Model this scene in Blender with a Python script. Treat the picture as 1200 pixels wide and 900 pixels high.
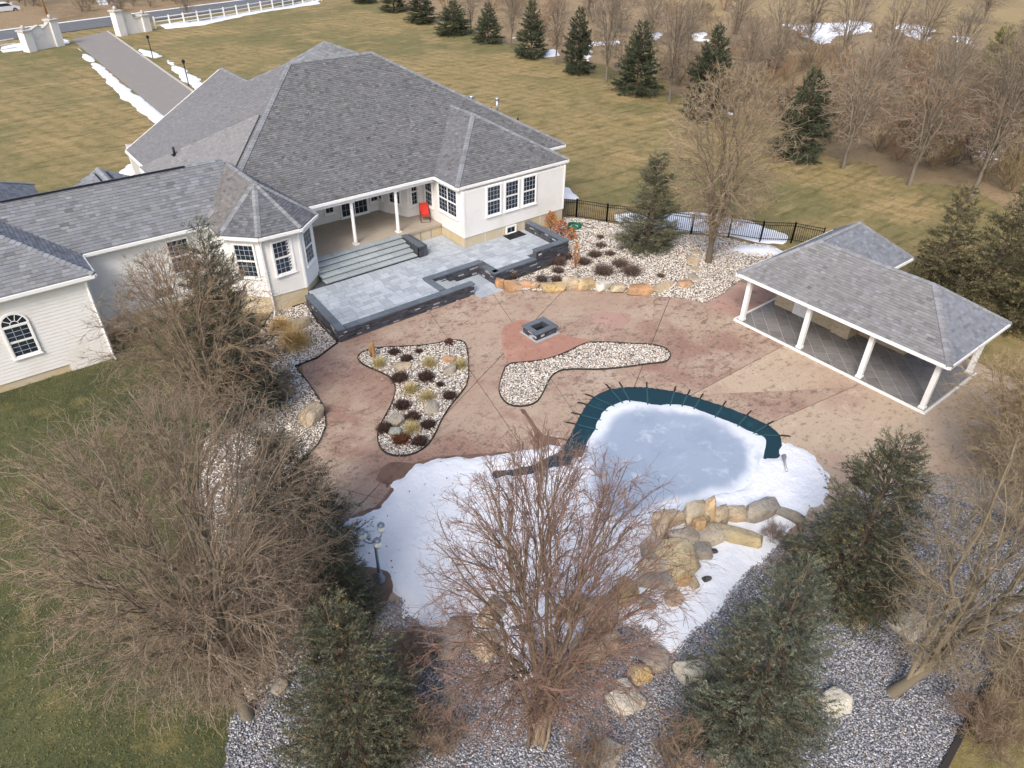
import bpy, bmesh, math, random
import numpy as np
from mathutils import Vector, Matrix
for o in list(bpy.data.objects): bpy.data.objects.remove(o)
scene = bpy.context.scene
COL = scene.collection
R_ = math.radians

# ------------------------------------------------------------------ camera
CAM_H, F_PX = 19.0, 832.0
PITCH, YAW, ROLL = R_(35.6), R_(51.0), R_(-0.99)
fw = np.array([math.cos(PITCH)*math.cos(YAW), math.cos(PITCH)*math.sin(YAW), -math.sin(PITCH)])
r0 = np.array([math.sin(YAW), -math.cos(YAW), 0.0]); d0 = np.cross(fw, r0)
rt = r0*math.cos(ROLL)+d0*math.sin(ROLL); dn = -r0*math.sin(ROLL)+d0*math.cos(ROLL)
cd = bpy.data.cameras.new('camera'); cam = bpy.data.objects.new('camera', cd); COL.objects.link(cam)
cd.sensor_width = 36.0; cd.lens = F_PX/1200*36; cd.clip_start = 0.1; cd.clip_end = 2000
M = Matrix(((rt[0], -dn[0], -fw[0], 0), (rt[1], -dn[1], -fw[1], 0), (rt[2], -dn[2], -fw[2], CAM_H), (0, 0, 0, 1)))
cam.matrix_world = M
scene.camera = cam

# ------------------------------------------------------------------ light
SUN_EL, SUN_AZ = R_(44), R_(212)      # azimuth of the sun measured from +X towards +Y
w = bpy.data.worlds.new('World'); scene.world = w; w.use_nodes = True
nt = w.node_tree; bg = nt.nodes['Background']
sky = nt.nodes.new('ShaderNodeTexSky'); sky.sky_type = 'NISHITA'; sky.sun_disc = False
sky.sun_elevation = SUN_EL; sky.sun_rotation = R_(90) - SUN_AZ
sky.air_density = 1.0; sky.dust_density = 4.0; sky.ozone_density = 0.6
nt.links.new(sky.outputs[0], bg.inputs[0]); bg.inputs[1].default_value = 0.15
sl = bpy.data.lights.new('sun', 'SUN'); sun = bpy.data.objects.new('sun', sl); COL.objects.link(sun)
sl.energy = 1.3; sl.angle = R_(18); sl.color = (1.0, 0.96, 0.91)
sdir = Vector((math.cos(SUN_EL)*math.cos(SUN_AZ), math.cos(SUN_EL)*math.sin(SUN_AZ), math.sin(SUN_EL)))
sun.rotation_euler = sdir.to_track_quat('Z', 'Y').to_euler()
vs = scene.view_settings
vs.view_transform = 'Standard'; vs.look = 'None'; vs.gamma = 1.0; vs.use_curve_mapping = False
vs.exposure = 0.68

# ------------------------------------------------------------------ survey: photograph pixel -> point on a level plane
def g(px, py, z=0.0):
    d = rt*(px-600)+dn*(py-450)+fw*F_PX
    t = (z-CAM_H)/d[2]
    return np.array([d[0]*t, d[1]*t, z])
def gz(zoom, pts, z=0.0):
    ox, oy, s = zoom
    return [tuple(g(ox+x*s, oy+y*s, z)[:2]) for x, y in pts]
Z1 = (0, 0, 1/3); Z3 = (600, 0, .25); Z4 = (850, 0, 350/1200); Z5 = (0, 180, 1/3); Z6 = (340, 180, 340/1200)
Z7 = (560, 220, 340/1200); Z8 = (800, 220, 1/3); ZA = (0, 400, 1/3); ZC = (330, 370, 340/1200)
ZP = (560, 420, 440/1200); ZR = (650, 580, .25); ZQ = (800, 600, 1/3); ZB = (350, 600, 1/3); ZL = (0, 600, 1/3); PX = (0, 0, 1)

# ------------------------------------------------------------------ materials
MATS = {}
def mat(name, base, rough=0.8, layers=(), bump=(), attr=None, metallic=0.0, spec=0.3, trans=0.0, obj_rand=0.0, coat=0.0):
    """layers: (scale, detail, colour, lo, hi, amount[, stretch xyz][, kind]); bump: (scale, strength, distance[, kind])"""
    m = bpy.data.materials.new(name); m.use_nodes = True; n = m.node_tree.nodes; L = m.node_tree.links
    b = n['Principled BSDF']; b.inputs['Roughness'].default_value = rough; b.inputs['Metallic'].default_value = metallic
    b.inputs['Specular IOR Level'].default_value = spec
    if trans: b.inputs['Transmission Weight'].default_value = trans
    if coat: b.inputs['Coat Weight'].default_value = coat
    geo = n.new('ShaderNodeNewGeometry')
    def tex(kind, scale, detail, stretch=None):
        vec = geo.outputs['Position']
        if stretch:
            mp = n.new('ShaderNodeMapping'); mp.inputs['Scale'].default_value = stretch[:3]
            if len(stretch) > 3: mp.inputs['Rotation'].default_value = (0, 0, stretch[3])
            L.new(vec, mp.inputs[0]); vec = mp.outputs[0]
        if kind == 'vor':
            t = n.new('ShaderNodeTexVoronoi'); t.inputs['Scale'].default_value = scale; L.new(vec, t.inputs['Vector']); return t.outputs['Distance']
        if kind == 'crack':
            dn_ = n.new('ShaderNodeTexNoise'); dn_.inputs['Scale'].default_value = scale*.9; dn_.inputs['Detail'].default_value = 4; L.new(vec, dn_.inputs['Vector'])
            mx = n.new('ShaderNodeMix'); mx.data_type = 'VECTOR'; mx.inputs['Factor'].default_value = .25
            L.new(vec, mx.inputs['A']); L.new(dn_.outputs['Color'], mx.inputs['B'])
            t = n.new('ShaderNodeTexVoronoi'); t.feature = 'DISTANCE_TO_EDGE'; t.inputs['Scale'].default_value = scale; L.new(mx.outputs['Result'], t.inputs['Vector']); return t.outputs['Distance']
        if kind == 'cell':
            t = n.new('ShaderNodeTexVoronoi'); t.inputs['Scale'].default_value = scale; L.new(vec, t.inputs['Vector'])
            sp = n.new('ShaderNodeSeparateColor'); L.new(t.outputs['Color'], sp.inputs[0]); return sp.outputs[0]
        if kind == 'wave':
            t = n.new('ShaderNodeTexWave'); t.inputs['Scale'].default_value = scale; t.inputs['Distortion'].default_value = detail; t.inputs['Detail'].default_value = 2
            L.new(vec, t.inputs['Vector']); return t.outputs['Fac']
        t = n.new('ShaderNodeTexNoise'); t.inputs['Scale'].default_value = scale; t.inputs['Detail'].default_value = detail
        t.inputs['Roughness'].default_value = .62; L.new(vec, t.inputs['Vector']); return t.outputs['Fac']
    if attr:
        a = n.new('ShaderNodeAttribute'); a.attribute_name = attr; cur = a.outputs['Color']
    else:
        rgb = n.new('ShaderNodeRGB'); rgb.outputs[0].default_value = (*base, 1); cur = rgb.outputs[0]
    for ly in layers:
        sc, de, c, lo, hi, amt = ly[:6]; st = ly[6] if len(ly) > 6 else None; kd = ly[7] if len(ly) > 7 else 'noise'
        f = tex(kd, sc, de, st)
        mr = n.new('ShaderNodeMapRange'); mr.interpolation_type = 'SMOOTHSTEP'
        mr.inputs['From Min'].default_value = lo; mr.inputs['From Max'].default_value = hi
        mr.inputs['To Max'].default_value = amt; L.new(f, mr.inputs['Value'])
        mx = n.new('ShaderNodeMix'); mx.data_type = 'RGBA'
        L.new(mr.outputs[0], mx.inputs['Factor']); L.new(cur, mx.inputs['A']); mx.inputs['B'].default_value = (*c, 1)
        cur = mx.outputs['Result']
    if obj_rand:
        oi = n.new('ShaderNodeObjectInfo'); hs = n.new('ShaderNodeHueSaturation')
        mr = n.new('ShaderNodeMapRange'); mr.inputs['To Min'].default_value = 1-obj_rand; mr.inputs['To Max'].default_value = 1+obj_rand
        L.new(oi.outputs['Random'], mr.inputs['Value']); L.new(mr.outputs[0], hs.inputs['Value']); L.new(cur, hs.inputs['Color']); cur = hs.outputs['Color']
    L.new(cur, b.inputs['Base Color'])
    prev = None
    for bp in bump:
        kd = bp[3] if len(bp) > 3 else 'noise'; st = bp[4] if len(bp) > 4 else None
        f = tex(kd, bp[0], 5, st); bn = n.new('ShaderNodeBump'); bn.inputs['Strength'].default_value = bp[1]; bn.inputs['Distance'].default_value = bp[2]
        L.new(f, bn.inputs['Height'])
        if prev: L.new(prev, bn.inputs['Normal'])
        prev = bn.outputs[0]
    if prev: L.new(prev, b.inputs['Normal'])
    MATS[name] = m
    return m

mat('lawn', (.285, .215, .098), .95, [
    (.05, 3, (.135, .135, .055), .42, .60, .8), (.16, 4, (.36, .255, .125), .50, .66, .8),
    (.8, 5, (.105, .10, .030), .50, .70, .65), (2.6, 4, (.40, .29, .13), .55, .75, .5),
    (.20, 3.0, (.16, .135, .045), .45, .95, .35, (1, 1, 1, R_(-14)), 'wave'),
    (5, 6, (.11, .085, .03), .48, .70, .55), (1.5, 5, (.085, .078, .030), .50, .66, .6, (.22, 1, 1, R_(25))), (.9, 5, (.40, .30, .155), .56, .70, .5, (.2, 1, 1, R_(25)))], [(14, .6, .08), (40, .5, .03)])
mat('near_lawn', (.102, .107, .046), .95, [
    (.10, 3, (.052, .066, .028), .42, .56, .85), (.5, 4, (.22, .18, .07), .55, .72, .7),
    (3, 5, (.06, .068, .018), .50, .68, .6), (7, 6, (.28, .225, .09), .55, .72, .5), (20, 5, (.04, .045, .012), .5, .7, .6)], [(16, .7, .07), (45, .5, .03)])
mat('grass_blade', (.1, .1, .03), .9, attr='col')
mat('woodland_floor', (.28, .205, .12), .95, [(.1, 4, (.19, .135, .08), .45, .68, .8), (.5, 5, (.34, .25, .14), .5, .7, .7), (3, 6, (.12, .085, .05), .52, .7, .6)], [(4, .8, .2)])
mat('field', (.30, .225, .115), .95, [(.05, 4, (.22, .165, .085), .45, .65, .8), (.8, 5, (.36, .28, .15), .5, .7, .5)], [(5, .6, .15)])
mat('asphalt_road', (.13, .135, .145), .9, [(.5, 4, (.18, .18, .18), .5, .7, .6), (12, 5, (.09, .09, .095), .5, .7, .5)], [(40, .3, .01)])
mat('concrete_kerb', (.45, .43, .39), .85, [(2, 5, (.34, .32, .29), .45, .7, .7)], [(30, .3, .01)])
mat('drive_paver', (.31, .285, .27), .9, [(.7, 4, (.35, .32, .295), .5, .7, .7), (6, 4, (.22, .205, .195), .5, .7, .7)], [(25, .3, .01)], obj_rand=.12)
mat('drive_joint', (.22, .20, .19), .95)
mat('patio', (.38, .285, .215), .78, [
    (.13, 3, (.285, .172, .132), .45, .57, .85), (.35, 4, (.44, .35, .27), .50, .66, .8), (.8, 5, (.265, .155, .13), .57, .68, .7),
    (2.0, 7, (.140, .098, .080), .52, .62, .72, (1, 1.6, 1)), (5.5, 7, (.135, .094, .075), .53, .63, .66, (1.6, 1, 1)), (4.0, 6, (.52, .43, .345), .60, .70, .5), (14, 5, (.20, .145, .115), .55, .66, .6), (.22, 3, (.40, .305, .23), .50, .62, .55), (.6, 4, (.26, .14, .11), .54, .68, .6)], [(3.5, .45, .03), (12, .4, .015)])
mat('red_concrete', (.35, .19, .14), .75, [(.8, 4, (.42, .25, .19), .46, .66, .85), (3, 5, (.26, .125, .095), .52, .7, .6), (6, 6, (.17, .09, .07), .58, .68, .5)], [(6, .3, .02)])
mat('pale_patio', (.44, .345, .255), .8, [(.3, 4, (.36, .245, .19), .5, .66, .7), (1.2, 5, (.52, .43, .33), .5, .7, .6), (2.2, 7, (.185, .135, .108), .56, .65, .65, (1, 1.6, 1)), (6, 7, (.17, .125, .10), .57, .66, .65), (14, 5, (.25, .185, .145), .56, .68, .55)], [(3.5, .4, .03), (12, .4, .015)])
mat('joint_dark', (.075, .055, .045), .95)
mat('rose_concrete', (.37, .235, .19), .78, [(.8, 4, (.42, .29, .23), .46, .66, .85), (2, 7, (.17, .10, .085), .55, .63, .6), (6, 6, (.20, .12, .10), .56, .66, .5)], [(6, .3, .02)])
mat('wet_concrete', (.17, .10, .065), .35, [(1.5, 4, (.10, .05, .03), .45, .65, .8), (5, 4, (.24, .13, .07), .5, .7, .5)], [(8, .2, .01)], spec=.5)
mat('snow', (.74, .765, .81), .75, [(.9, 4, (.66, .70, .77), .46, .70, .7), (5, 6, (.56, .58, .61), .60, .74, .45), (26, 3, (.30, .26, .21), .70, .76, .5)], [(1.6, .5, .2), (7, .5, .06), (22, .4, .02)])
mat('dirty_snow', (.80, .82, .86), .8, [(1.6, 5, (.55, .54, .52), .58, .75, .6)], [(3, .4, .1)])
mat('ice', (.5, .6, .7), .34, [(.35, 5, (.25, .305, .40), .46, .62, .6), (1.3, 7, (.60, .65, .72), .54, .70, .5), (5, 6, (.36, .41, .49), .55, .70, .4), (.9, 7, (.60, .64, .70), .60, .72, .3, (.3, 1, 1, R_(30)))], [(2, .12, .03)], attr='col', spec=.5)
mat('cover_mesh', (.010, .036, .052), .6, [(3, 4, (.006, .040, .052), .45, .7, .7), (1.1, 4, (.020, .066, .086), .55, .72, .6)], [(60, .2, .005)])
mat('cover_strap', (.030, .085, .10), .7)
mat('black_metal', (.018, .018, .020), .5, metallic=.3)
mat('grey_metal', (.42, .43, .44), .4, [(8, 4, (.30, .30, .31), .45, .7, .6)], metallic=.7)
mat('lamp_iron', (.22, .26, .32), .45, [(20, 4, (.16, .20, .27), .5, .7, .6)], metallic=.4)
mat('lamp_glass', (.72, .74, .74), .25, spec=.5)
mat('siding', (.73, .725, .71), .62, [(.8, 3, (.63, .61, .56), .45, .7, .5), (9, 4, (.60, .585, .55), .5, .75, .3)], [(60, .08, .004)])
mat('trim', (.80, .80, .79), .5, [(3, 4, (.70, .70, .68), .5, .75, .4)])
mat('foundation', (.50, .43, .31), .85, [(.7, 5, (.52, .40, .20), .48, .65, .75), (3, 5, (.56, .51, .42), .5, .7, .6), (1.4, 4, (.40, .33, .24), .55, .72, .6)], [(20, .4, .015)])
mat('shingle', (.2, .2, .2), .93, [(5, 4, (.26, .265, .275), .56, .72, .3), (30, 3, (.05, .05, .055), .5, .7, .35)], [(90, .35, .006)], attr='col', spec=.2)
mat('glass', (.016, .022, .034), .06, [(.6, 3, (.035, .045, .062), .4, .7, .6)], spec=.6)
mat('sash', (.33, .38, .44), .45)
mat('terrace_paver', (.37, .405, .445), .8, [(1.1, 4, (.46, .49, .52), .48, .68, .6), (9, 5, (.22, .25, .285), .52, .72, .55), (.25, 3, (.32, .36, .40), .45, .65, .5)], [(16, .35, .012)], obj_rand=.16)
mat('terrace_joint', (.075, .082, .095), .95)
mat('step_slab', (.33, .37, .38), .8, [(1.4, 5, (.36, .40, .42), .48, .68, .7), (7, 6, (.19, .215, .225), .52, .7, .6)], [(8, .5, .02)], obj_rand=.12)
mat('cap_stone', (.105, .125, .15), .75, [(3, 5, (.15, .17, .20), .5, .7, .7)], [(18, .35, .01)], obj_rand=.12)
mat('ledge_stone', (.05, .05, .06), .75, attr='col', bump=[(14, .5, .02)])
mat('porch_floor', (.37, .32, .26), .8, [(.9, 4, (.31, .27, .215), .45, .68, .7), (6, 5, (.43, .38, .31), .5, .7, .4)], [(20, .2, .008)])
mat('pav_tile', (.19, .185, .185), .55, [(1.2, 4, (.18, .17, .165), .48, .68, .6), (6, 5, (.085, .082, .082), .5, .7, .5)], [(10, .25, .008)], obj_rand=.14, spec=.4)
mat('tile_grout', (.46, .44, .41), .9)
mat('tan_stone', (.48, .40, .285), .85, [(1.2, 5, (.54, .47, .36), .46, .68, .8), (6, 5, (.30, .19, .13), .52, .7, .6)], [(7, .6, .03)])
mat('white_wall', (.74, .72, .69), .8, [(1, 4, (.58, .54, .48), .5, .7, .5)], [(30, .2, .006)])
mat('stone', (.3, .25, .2), .85, [(1.7, 5, (.30, .26, .20), .52, .70, .35), (7, 6, (.10, .085, .07), .56, .72, .6), (16, 5, (.5, .45, .38), .60, .74, .35), (4, 6, (.06, .05, .04), .62, .70, .7)], [(2.5, .8, .2), (9, .8, .08)], attr='col')
mat('gravel', (.5, .48, .44), .85, attr='col', bump=[(40, .3, .01)])
mat('gravel_bed', (.34, .31, .28), .95, [(14, 3, (.62, .58, .53), .2, .5, .8, None, 'cell'), (14, 3, (.09, .08, .075), .30, .55, .9, None, 'vor')], [(14, .8, .04, 'vor')])
mat('slate_bed', (.17, .172, .185), .95, [(20, 3, (.28, .29, .34), .3, .8, .8, None, 'cell'), (20, 3, (.09, .09, .098), .30, .55, .8, None, 'vor')], [(12, .8, .04, 'vor')])
mat('edging', (.035, .032, .03), .8)
mat('bark', (.16, .14, .11), .9, attr='col', obj_rand=.16, bump=[(30, .6, .02)])
mat('needles', (.05, .07, .04), .7, attr='col', obj_rand=.15, spec=.4)
mat('foliage', (.1, .06, .03), .85, attr='col')
mat('red_fabric', (.62, .045, .03), .7, [(20, 3, (.50, .035, .025), .5, .7, .5)])
mat('green_hose', (.012, .14, .085), .5)
mat('car_paint', (.72, .73, .75), .3, coat=.5, spec=.5)
mat('rubber', (.02, .02, .02), .8)
mat('wood_pole', (.34, .20, .09), .85, [(6, 5, (.22, .13, .06), .5, .7, .6)], [(20, .4, .02)])
mat('box_metal', (.45, .47, .47), .5, metallic=.3)

# ------------------------------------------------------------------ mesh helpers
ORG = {}
def link(o, parent=None):
    COL.objects.link(o)
    if parent: o.parent = parent
    return o
def org(p):
    v = np.zeros(3)
    while p is not None:
        v = v+np.array(p.location); p = p.parent
    return v
def setmat(me, m):
    me.materials.append(MATS[m] if isinstance(m, str) else m)
def npmesh(name, V, F, m, parent=None, col=None, smooth=False, local=False, kind=None):
    """V (n,3); F (m,k) uniform faces or a list of faces; world coordinates unless local"""
    V = np.asarray(V, dtype=np.float64)
    if parent is not None and not local: V = V-org(parent)
    me = bpy.data.meshes.new(name)
    if isinstance(F, np.ndarray):
        mloop = F.size; k = F.shape[1]
        me.vertices.add(len(V)); me.vertices.foreach_set('co', V.astype(np.float32).ravel())
        me.loops.add(mloop); me.loops.foreach_set('vertex_index', F.astype(np.int32).ravel())
        me.polygons.add(len(F)); me.polygons.foreach_set('loop_start', np.arange(0, mloop, k, dtype=np.int32))
        try: me.polygons.foreach_set('loop_total', np.full(len(F), k, dtype=np.int32))
        except Exception: pass
        me.update(calc_edges=True)
    else:
        me.from_pydata([tuple(v) for v in V], [], [tuple(int(i) for i in f) for f in F]); me.update()
    if col is not None:
        a = me.attributes.new('col', 'FLOAT_COLOR', 'POINT'); c = np.ones((len(V), 4), np.float32); c[:, :3] = col
        a.data.foreach_set('color', c.ravel())
    if smooth: me.polygons.foreach_set('use_smooth', np.ones(len(me.polygons), bool))
    setmat(me, m)
    o = bpy.data.objects.new(name, me); link(o, parent)
    if kind: o['kind'] = kind
    return o
def tag(o, label=None, cat=None, group=None, kind=None):
    if label: o['label'] = label
    if cat: o['category'] = cat
    if group: o['group'] = group
    if kind: o['kind'] = kind
    return o
def thing(name, loc, label, cat, group=None, rz=0.0):
    o = bpy.data.objects.new(name, None); o.location = tuple(loc); o.rotation_euler = (0, 0, rz); o.empty_display_size = .2
    link(o); return tag(o, label, cat, group)
def copy_tree(o, parent=None):
    c = o.copy(); COL.objects.link(c); c.parent = parent
    for ch in o.children: copy_tree(ch, c)
    return c
class MB:
    """collects polygons for one mesh"""
    def __init__(s): s.v = []; s.f = []; s.c = []
    def add(s, V, F, c=None):
        b = len(s.v); s.v += [tuple(map(float, p)) for p in V]; s.f += [tuple(i+b for i in f) for f in F]
        s.c += [c if c is not None else (1, 1, 1)]*len(V); return s
    def box(s, x0, x1, y0, y1, z0, z1, c=None, bev=0.0):
        if bev:
            b = bev
            V = [(x0, y0, z0), (x1, y0, z0), (x1, y1, z0), (x0, y1, z0), (x0, y0, z1-b), (x1, y0, z1-b), (x1, y1, z1-b), (x0, y1, z1-b),
                 (x0+b, y0+b, z1), (x1-b, y0+b, z1), (x1-b, y1-b, z1), (x0+b, y1-b, z1)]
            return s.add(V, [(3, 2, 1, 0), (0, 1, 5, 4), (1, 2, 6, 5), (2, 3, 7, 6), (3, 0, 4, 7), (4, 5, 9, 8), (5, 6, 10, 9), (6, 7, 11, 10), (7, 4, 8, 11), (8, 9, 10, 11)], c)
        V = [(x0, y0, z0), (x1, y0, z0), (x1, y1, z0), (x0, y1, z0), (x0, y0, z1), (x1, y0, z1), (x1, y1, z1), (x0, y1, z1)]
        return s.add(V, [(3, 2, 1, 0), (4, 5, 6, 7), (0, 1, 5, 4), (1, 2, 6, 5), (2, 3, 7, 6), (3, 0, 4, 7)], c)
    def prism(s, poly, z0, z1, c=None, bev=0.0):
        n = len(poly); z1s = z1 if not hasattr(z1, '__len__') else None
        V = [(p[0], p[1], z0) for p in poly]+[(p[0], p[1], z1-bev) for p in poly]
        F = [tuple(range(n-1, -1, -1))]+[(i, (i+1) % n, n+(i+1) % n, n+i) for i in range(n)]
        if bev:
            cx = sum(p[0] for p in poly)/n; cy = sum(p[1] for p in poly)/n
            for p in poly:
                dx, dy = cx-p[0], cy-p[1]; l = math.hypot(dx, dy) or 1
                V.append((p[0]+dx/l*bev*1.4, p[1]+dy/l*bev*1.4, z1))
            F += [(n+i, n+(i+1) % n, 2*n+(i+1) % n, 2*n+i) for i in range(n)]+[tuple(range(2*n, 3*n))]
        else: F.append(tuple(range(n, 2*n)))
        return s.add(V, F, c)
    def bar(s, a, b, wd, ht=None, up=(0, 0, 1), c=None):
        """rectangular bar from a to b, width wd across, height ht along up"""
        ht = ht or wd; a = np.array(a, float); b = np.array(b, float); t = b-a; t = t/np.linalg.norm(t); up = np.array(up, float)
        if abs(t@up) > .98: up = np.array([1., 0, 0])
        x = np.cross(t, up); x /= np.linalg.norm(x); y = np.cross(x, t)
        V = [p+x*sx*wd/2+y*sy*ht/2 for p in (a, b) for sx, sy in ((-1, -1), (1, -1), (1, 1), (-1, 1))]
        return s.add(V, [(3, 2, 1, 0), (4, 5, 6, 7), (0, 1, 5, 4), (1, 2, 6, 5), (2, 3, 7, 6), (3, 0, 4, 7)], c)
    def tube(s, pts, rad, n=8, caps=True, c=None):
        pts = [np.array(p, float) for p in pts]; rad = rad if hasattr(rad, '__len__') else [rad]*len(pts); V = []; F = []
        ref = np.array([.31, .17, .93])
        for i, p in enumerate(pts):
            t = pts[min(i+1, len(pts)-1)]-pts[max(i-1, 0)]; t /= (np.linalg.norm(t) or 1)
            rr = ref if abs(t@ref) < .95 else np.array([1., 0, 0])
            x = np.cross(t, rr); x /= np.linalg.norm(x); y = np.cross(t, x)
            V += [p+(x*math.cos(2*math.pi*k/n)+y*math.sin(2*math.pi*k/n))*rad[i] for k in range(n)]
        for i in range(len(pts)-1):
            for k in range(n):
                a, b = i*n+k, i*n+(k+1) % n; F.append((a, b, b+n, a+n))
        if caps: F += [tuple(range(n-1, -1, -1)), tuple(range((len(pts)-1)*n, len(pts)*n))]
        return s.add(V, F, c)
    def build(s, name, m, parent=None, smooth=False, usecol=False, kind=None, local=False):
        return npmesh(name, np.array(s.v), s.f, m, parent, np.array(s.c) if usecol else None, smooth, local, kind)

def struct(o): o['kind'] = 'structure'; return o
def pip(P, poly):
    """points (n,2) inside polygon"""
    P = np.asarray(P); poly = np.asarray(poly); x, y = P[:, 0], P[:, 1]; ins = np.zeros(len(P), bool); n = len(poly)
    for i in range(n):
        x1, y1 = poly[i]; x2, y2 = poly[(i+1) % n]
        cnd = ((y1 > y) != (y2 > y)) & (x < (x2-x1)*(y-y1)/((y2-y1) if y2 != y1 else 1e-9)+x1)
        ins ^= cnd
    return ins
def sdist(P, poly):
    """signed distance, positive inside"""
    P = np.asarray(P); poly = np.asarray(poly); d = np.full(len(P), 1e9); n = len(poly)
    for i in range(n):
        a = poly[i]; b = poly[(i+1) % n]; ab = b-a; t = np.clip(((P-a)@ab)/max(ab@ab, 1e-12), 0, 1)
        d = np.minimum(d, np.hypot(*(P-(a+t[:, None]*ab)).T))
    return np.where(pip(P, poly), d, -d)
def vnoise(P, scale, seed=0):
    """smooth value noise, about -1..1"""
    P = np.asarray(P)*scale; i = np.floor(P).astype(np.int64); f = P-i; f = f*f*(3-2*f)
    def h(a, b):
        n = (a*374761393+b*668265263+seed*974711) & 0x7fffffff; n = (n ^ (n >> 13))*1274126177 & 0x7fffffff
        return ((n ^ (n >> 16)) & 0xffff)/32767.5-1
    a, b = i[:, 0], i[:, 1]
    return (h(a, b)*(1-f[:, 0])+h(a+1, b)*f[:, 0])*(1-f[:, 1])+(h(a, b+1)*(1-f[:, 0])+h(a+1, b+1)*f[:, 0])*f[:, 1]
def fbm(P, s, seed=0): return vnoise(P, s, seed)*.55+vnoise(P, s*2.1, seed+1)*.28+vnoise(P, s*4.3, seed+2)*.17
def smoothpoly(poly, it=2):
    for _ in range(it):
        q = []
        for i in range(len(poly)):
            a = np.array(poly[i]); b = np.array(poly[(i+1) % len(poly)]); q += [a*.75+b*.25, a*.25+b*.75]
        poly = q
    return [tuple(p) for p in poly]
def field_mesh(name, poly, res, hfun, m, parent=None, colfun=None, margin=None, kind=None):
    """a height field over a polygon: hfun(P, sd) -> z, taken below its surroundings outside so that its rim is the true cut"""
    pa = np.array(poly); lo = pa.min(0)-2*res; hi = pa.max(0)+2*res
    nx, ny = [max(2, int(np.ceil(d/res))+1) for d in (hi-lo)]
    X, Y = np.meshgrid(lo[0]+np.arange(nx)*res, lo[1]+np.arange(ny)*res, indexing='ij'); P = np.stack([X.ravel(), Y.ravel()], 1)
    sd = sdist(P, poly); z = hfun(P, sd); mg = margin if margin is not None else -1.5*res
    idx = np.arange(nx*ny).reshape(nx, ny); q = np.stack([idx[:-1, :-1], idx[1:, :-1], idx[1:, 1:], idx[:-1, 1:]], -1).reshape(-1, 4)
    q = q[(sd[q] > mg).any(1)]; used, inv = np.unique(q, return_inverse=True); q = inv.reshape(-1, 4)
    V = np.column_stack([P, z])[used]; c = colfun(P[used], sd[used]) if colfun else None
    o = npmesh(name, V, q, m, parent, c, True)
    if kind: o['kind'] = kind
    return o
def sheet(name, poly, z, m, kind='structure', parent=None, th=0.0):
    b = MB()
    if th: b.prism(poly, z-th, z)
    else: b.add([(p[0], p[1], z) for p in poly], [tuple(range(len(poly)))])
    o = b.build(name, m, parent)
    # triangulate concave outline reliably
    bm = bmesh.new(); bm.from_mesh(o.data); bmesh.ops.recalc_face_normals(bm, faces=bm.faces); bmesh.ops.triangulate(bm, faces=bm.faces[:]); bm.to_mesh(o.data); bm.free()
    if kind: o['kind'] = kind
    return o
def clip(poly, a, b, c):
    """keep a*x+b*y<=c"""
    out = []
    for i in range(len(poly)):
        p, q = poly[i], poly[(i+1) % len(poly)]; dp, dq = a*p[0]+b*p[1]-c, a*q[0]+b*q[1]-c
        if dp <= 0: out.append(p)
        if (dp < 0 < dq) or (dq < 0 < dp):
            t = dp/(dp-dq); out.append((p[0]+(q[0]-p[0])*t, p[1]+(q[1]-p[1])*t))
    return out
def clip_convex(poly, conv):
    n = len(conv)
    for i in range(n):
        p, q = conv[i], conv[(i+1) % n]; a, b = q[1]-p[1], -(q[0]-p[0]); poly = clip(poly, a, b, a*p[0]+b*p[1])
        if len(poly) < 3: return []
    return poly
def area(p): return .5*sum(p[i][0]*p[(i+1) % len(p)][1]-p[(i+1) % len(p)][0]*p[i][1] for i in range(len(p)))

# ------------------------------------------------------------------ ground
rng = np.random.default_rng(7); random.seed(7)
struct(sheet('ground', [(-400, -300), (600, -300), (600, 600), (-400, 600)], -.10, 'lawn'))
nl = smoothpoly([(-30, -10), (6, 2), (6, 14), (6, 22), (8, 27), (9, 29), (10.2, 31.8), (9.4, 36.7), (2.8, 36.7), (2.8, 34.2), (-30, 34.2)], 1)
field_mesh('side_lawn', nl, .5, lambda P, sd: np.minimum(-.07, -.14+sd*.15)+fbm(P, .3)*.02, 'near_lawn', kind='structure')
wf = [tuple(g(*p)[:2]) for p in [(400, -8), (470, 12), (560, 40), (640, 66), (760, 104), (840, 140), (960, 182), (1060, 208), (1200, 250), (1400, 330)]]+[(260, 30), (330, 160), (120, 260)]
field_mesh('woodland_floor', wf, 1.5, lambda P, sd: np.clip(-.22+(sd+fbm(P, .12, 5)*5)*.05, -.3, .05)+fbm(P, .4, 3)*.08, 'woodland_floor', kind='structure', margin=-9)
fd = [tuple(g(*p)[:2]) for p in [(830, 22), (930, 26), (1060, 34), (1200, 60), (1350, 90)]]+[(400, 100), (400, 420), (150, 300)]
field_mesh('field', fd, 4, lambda P, sd: np.clip(-.1+(sd+fbm(P, .05, 5)*8)*.05, -.3, .25), 'field', kind='structure', margin=-14)
# road and driveway
ra, rb = g(0, 41), g(330, -2); rd = (rb-ra)[:2]/np.linalg.norm((rb-ra)[:2]); rn = np.array([-rd[1], rd[0]])
def rp(t, o): return tuple(ra[:2]+rd*t+rn*o)
struct(sheet('road', [rp(-60, -4.2), rp(170, -4.2), rp(170, 3.4), rp(-60, 3.4)], -.03, 'asphalt_road'))
struct(MB().prism([rp(-60, 3.4), rp(170, 3.4), rp(170, 3.9), rp(-60, 3.9)], -.12, .02).build('verge_snow', 'dirty_snow'))
dl = [g(268/3, 150/3), g(360/3, 235/3), g(193.3, 136.7)]; dr_ = [g(372/3, 112/3), g(500/3, 205/3), g(226.7, 108.3)]
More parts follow.
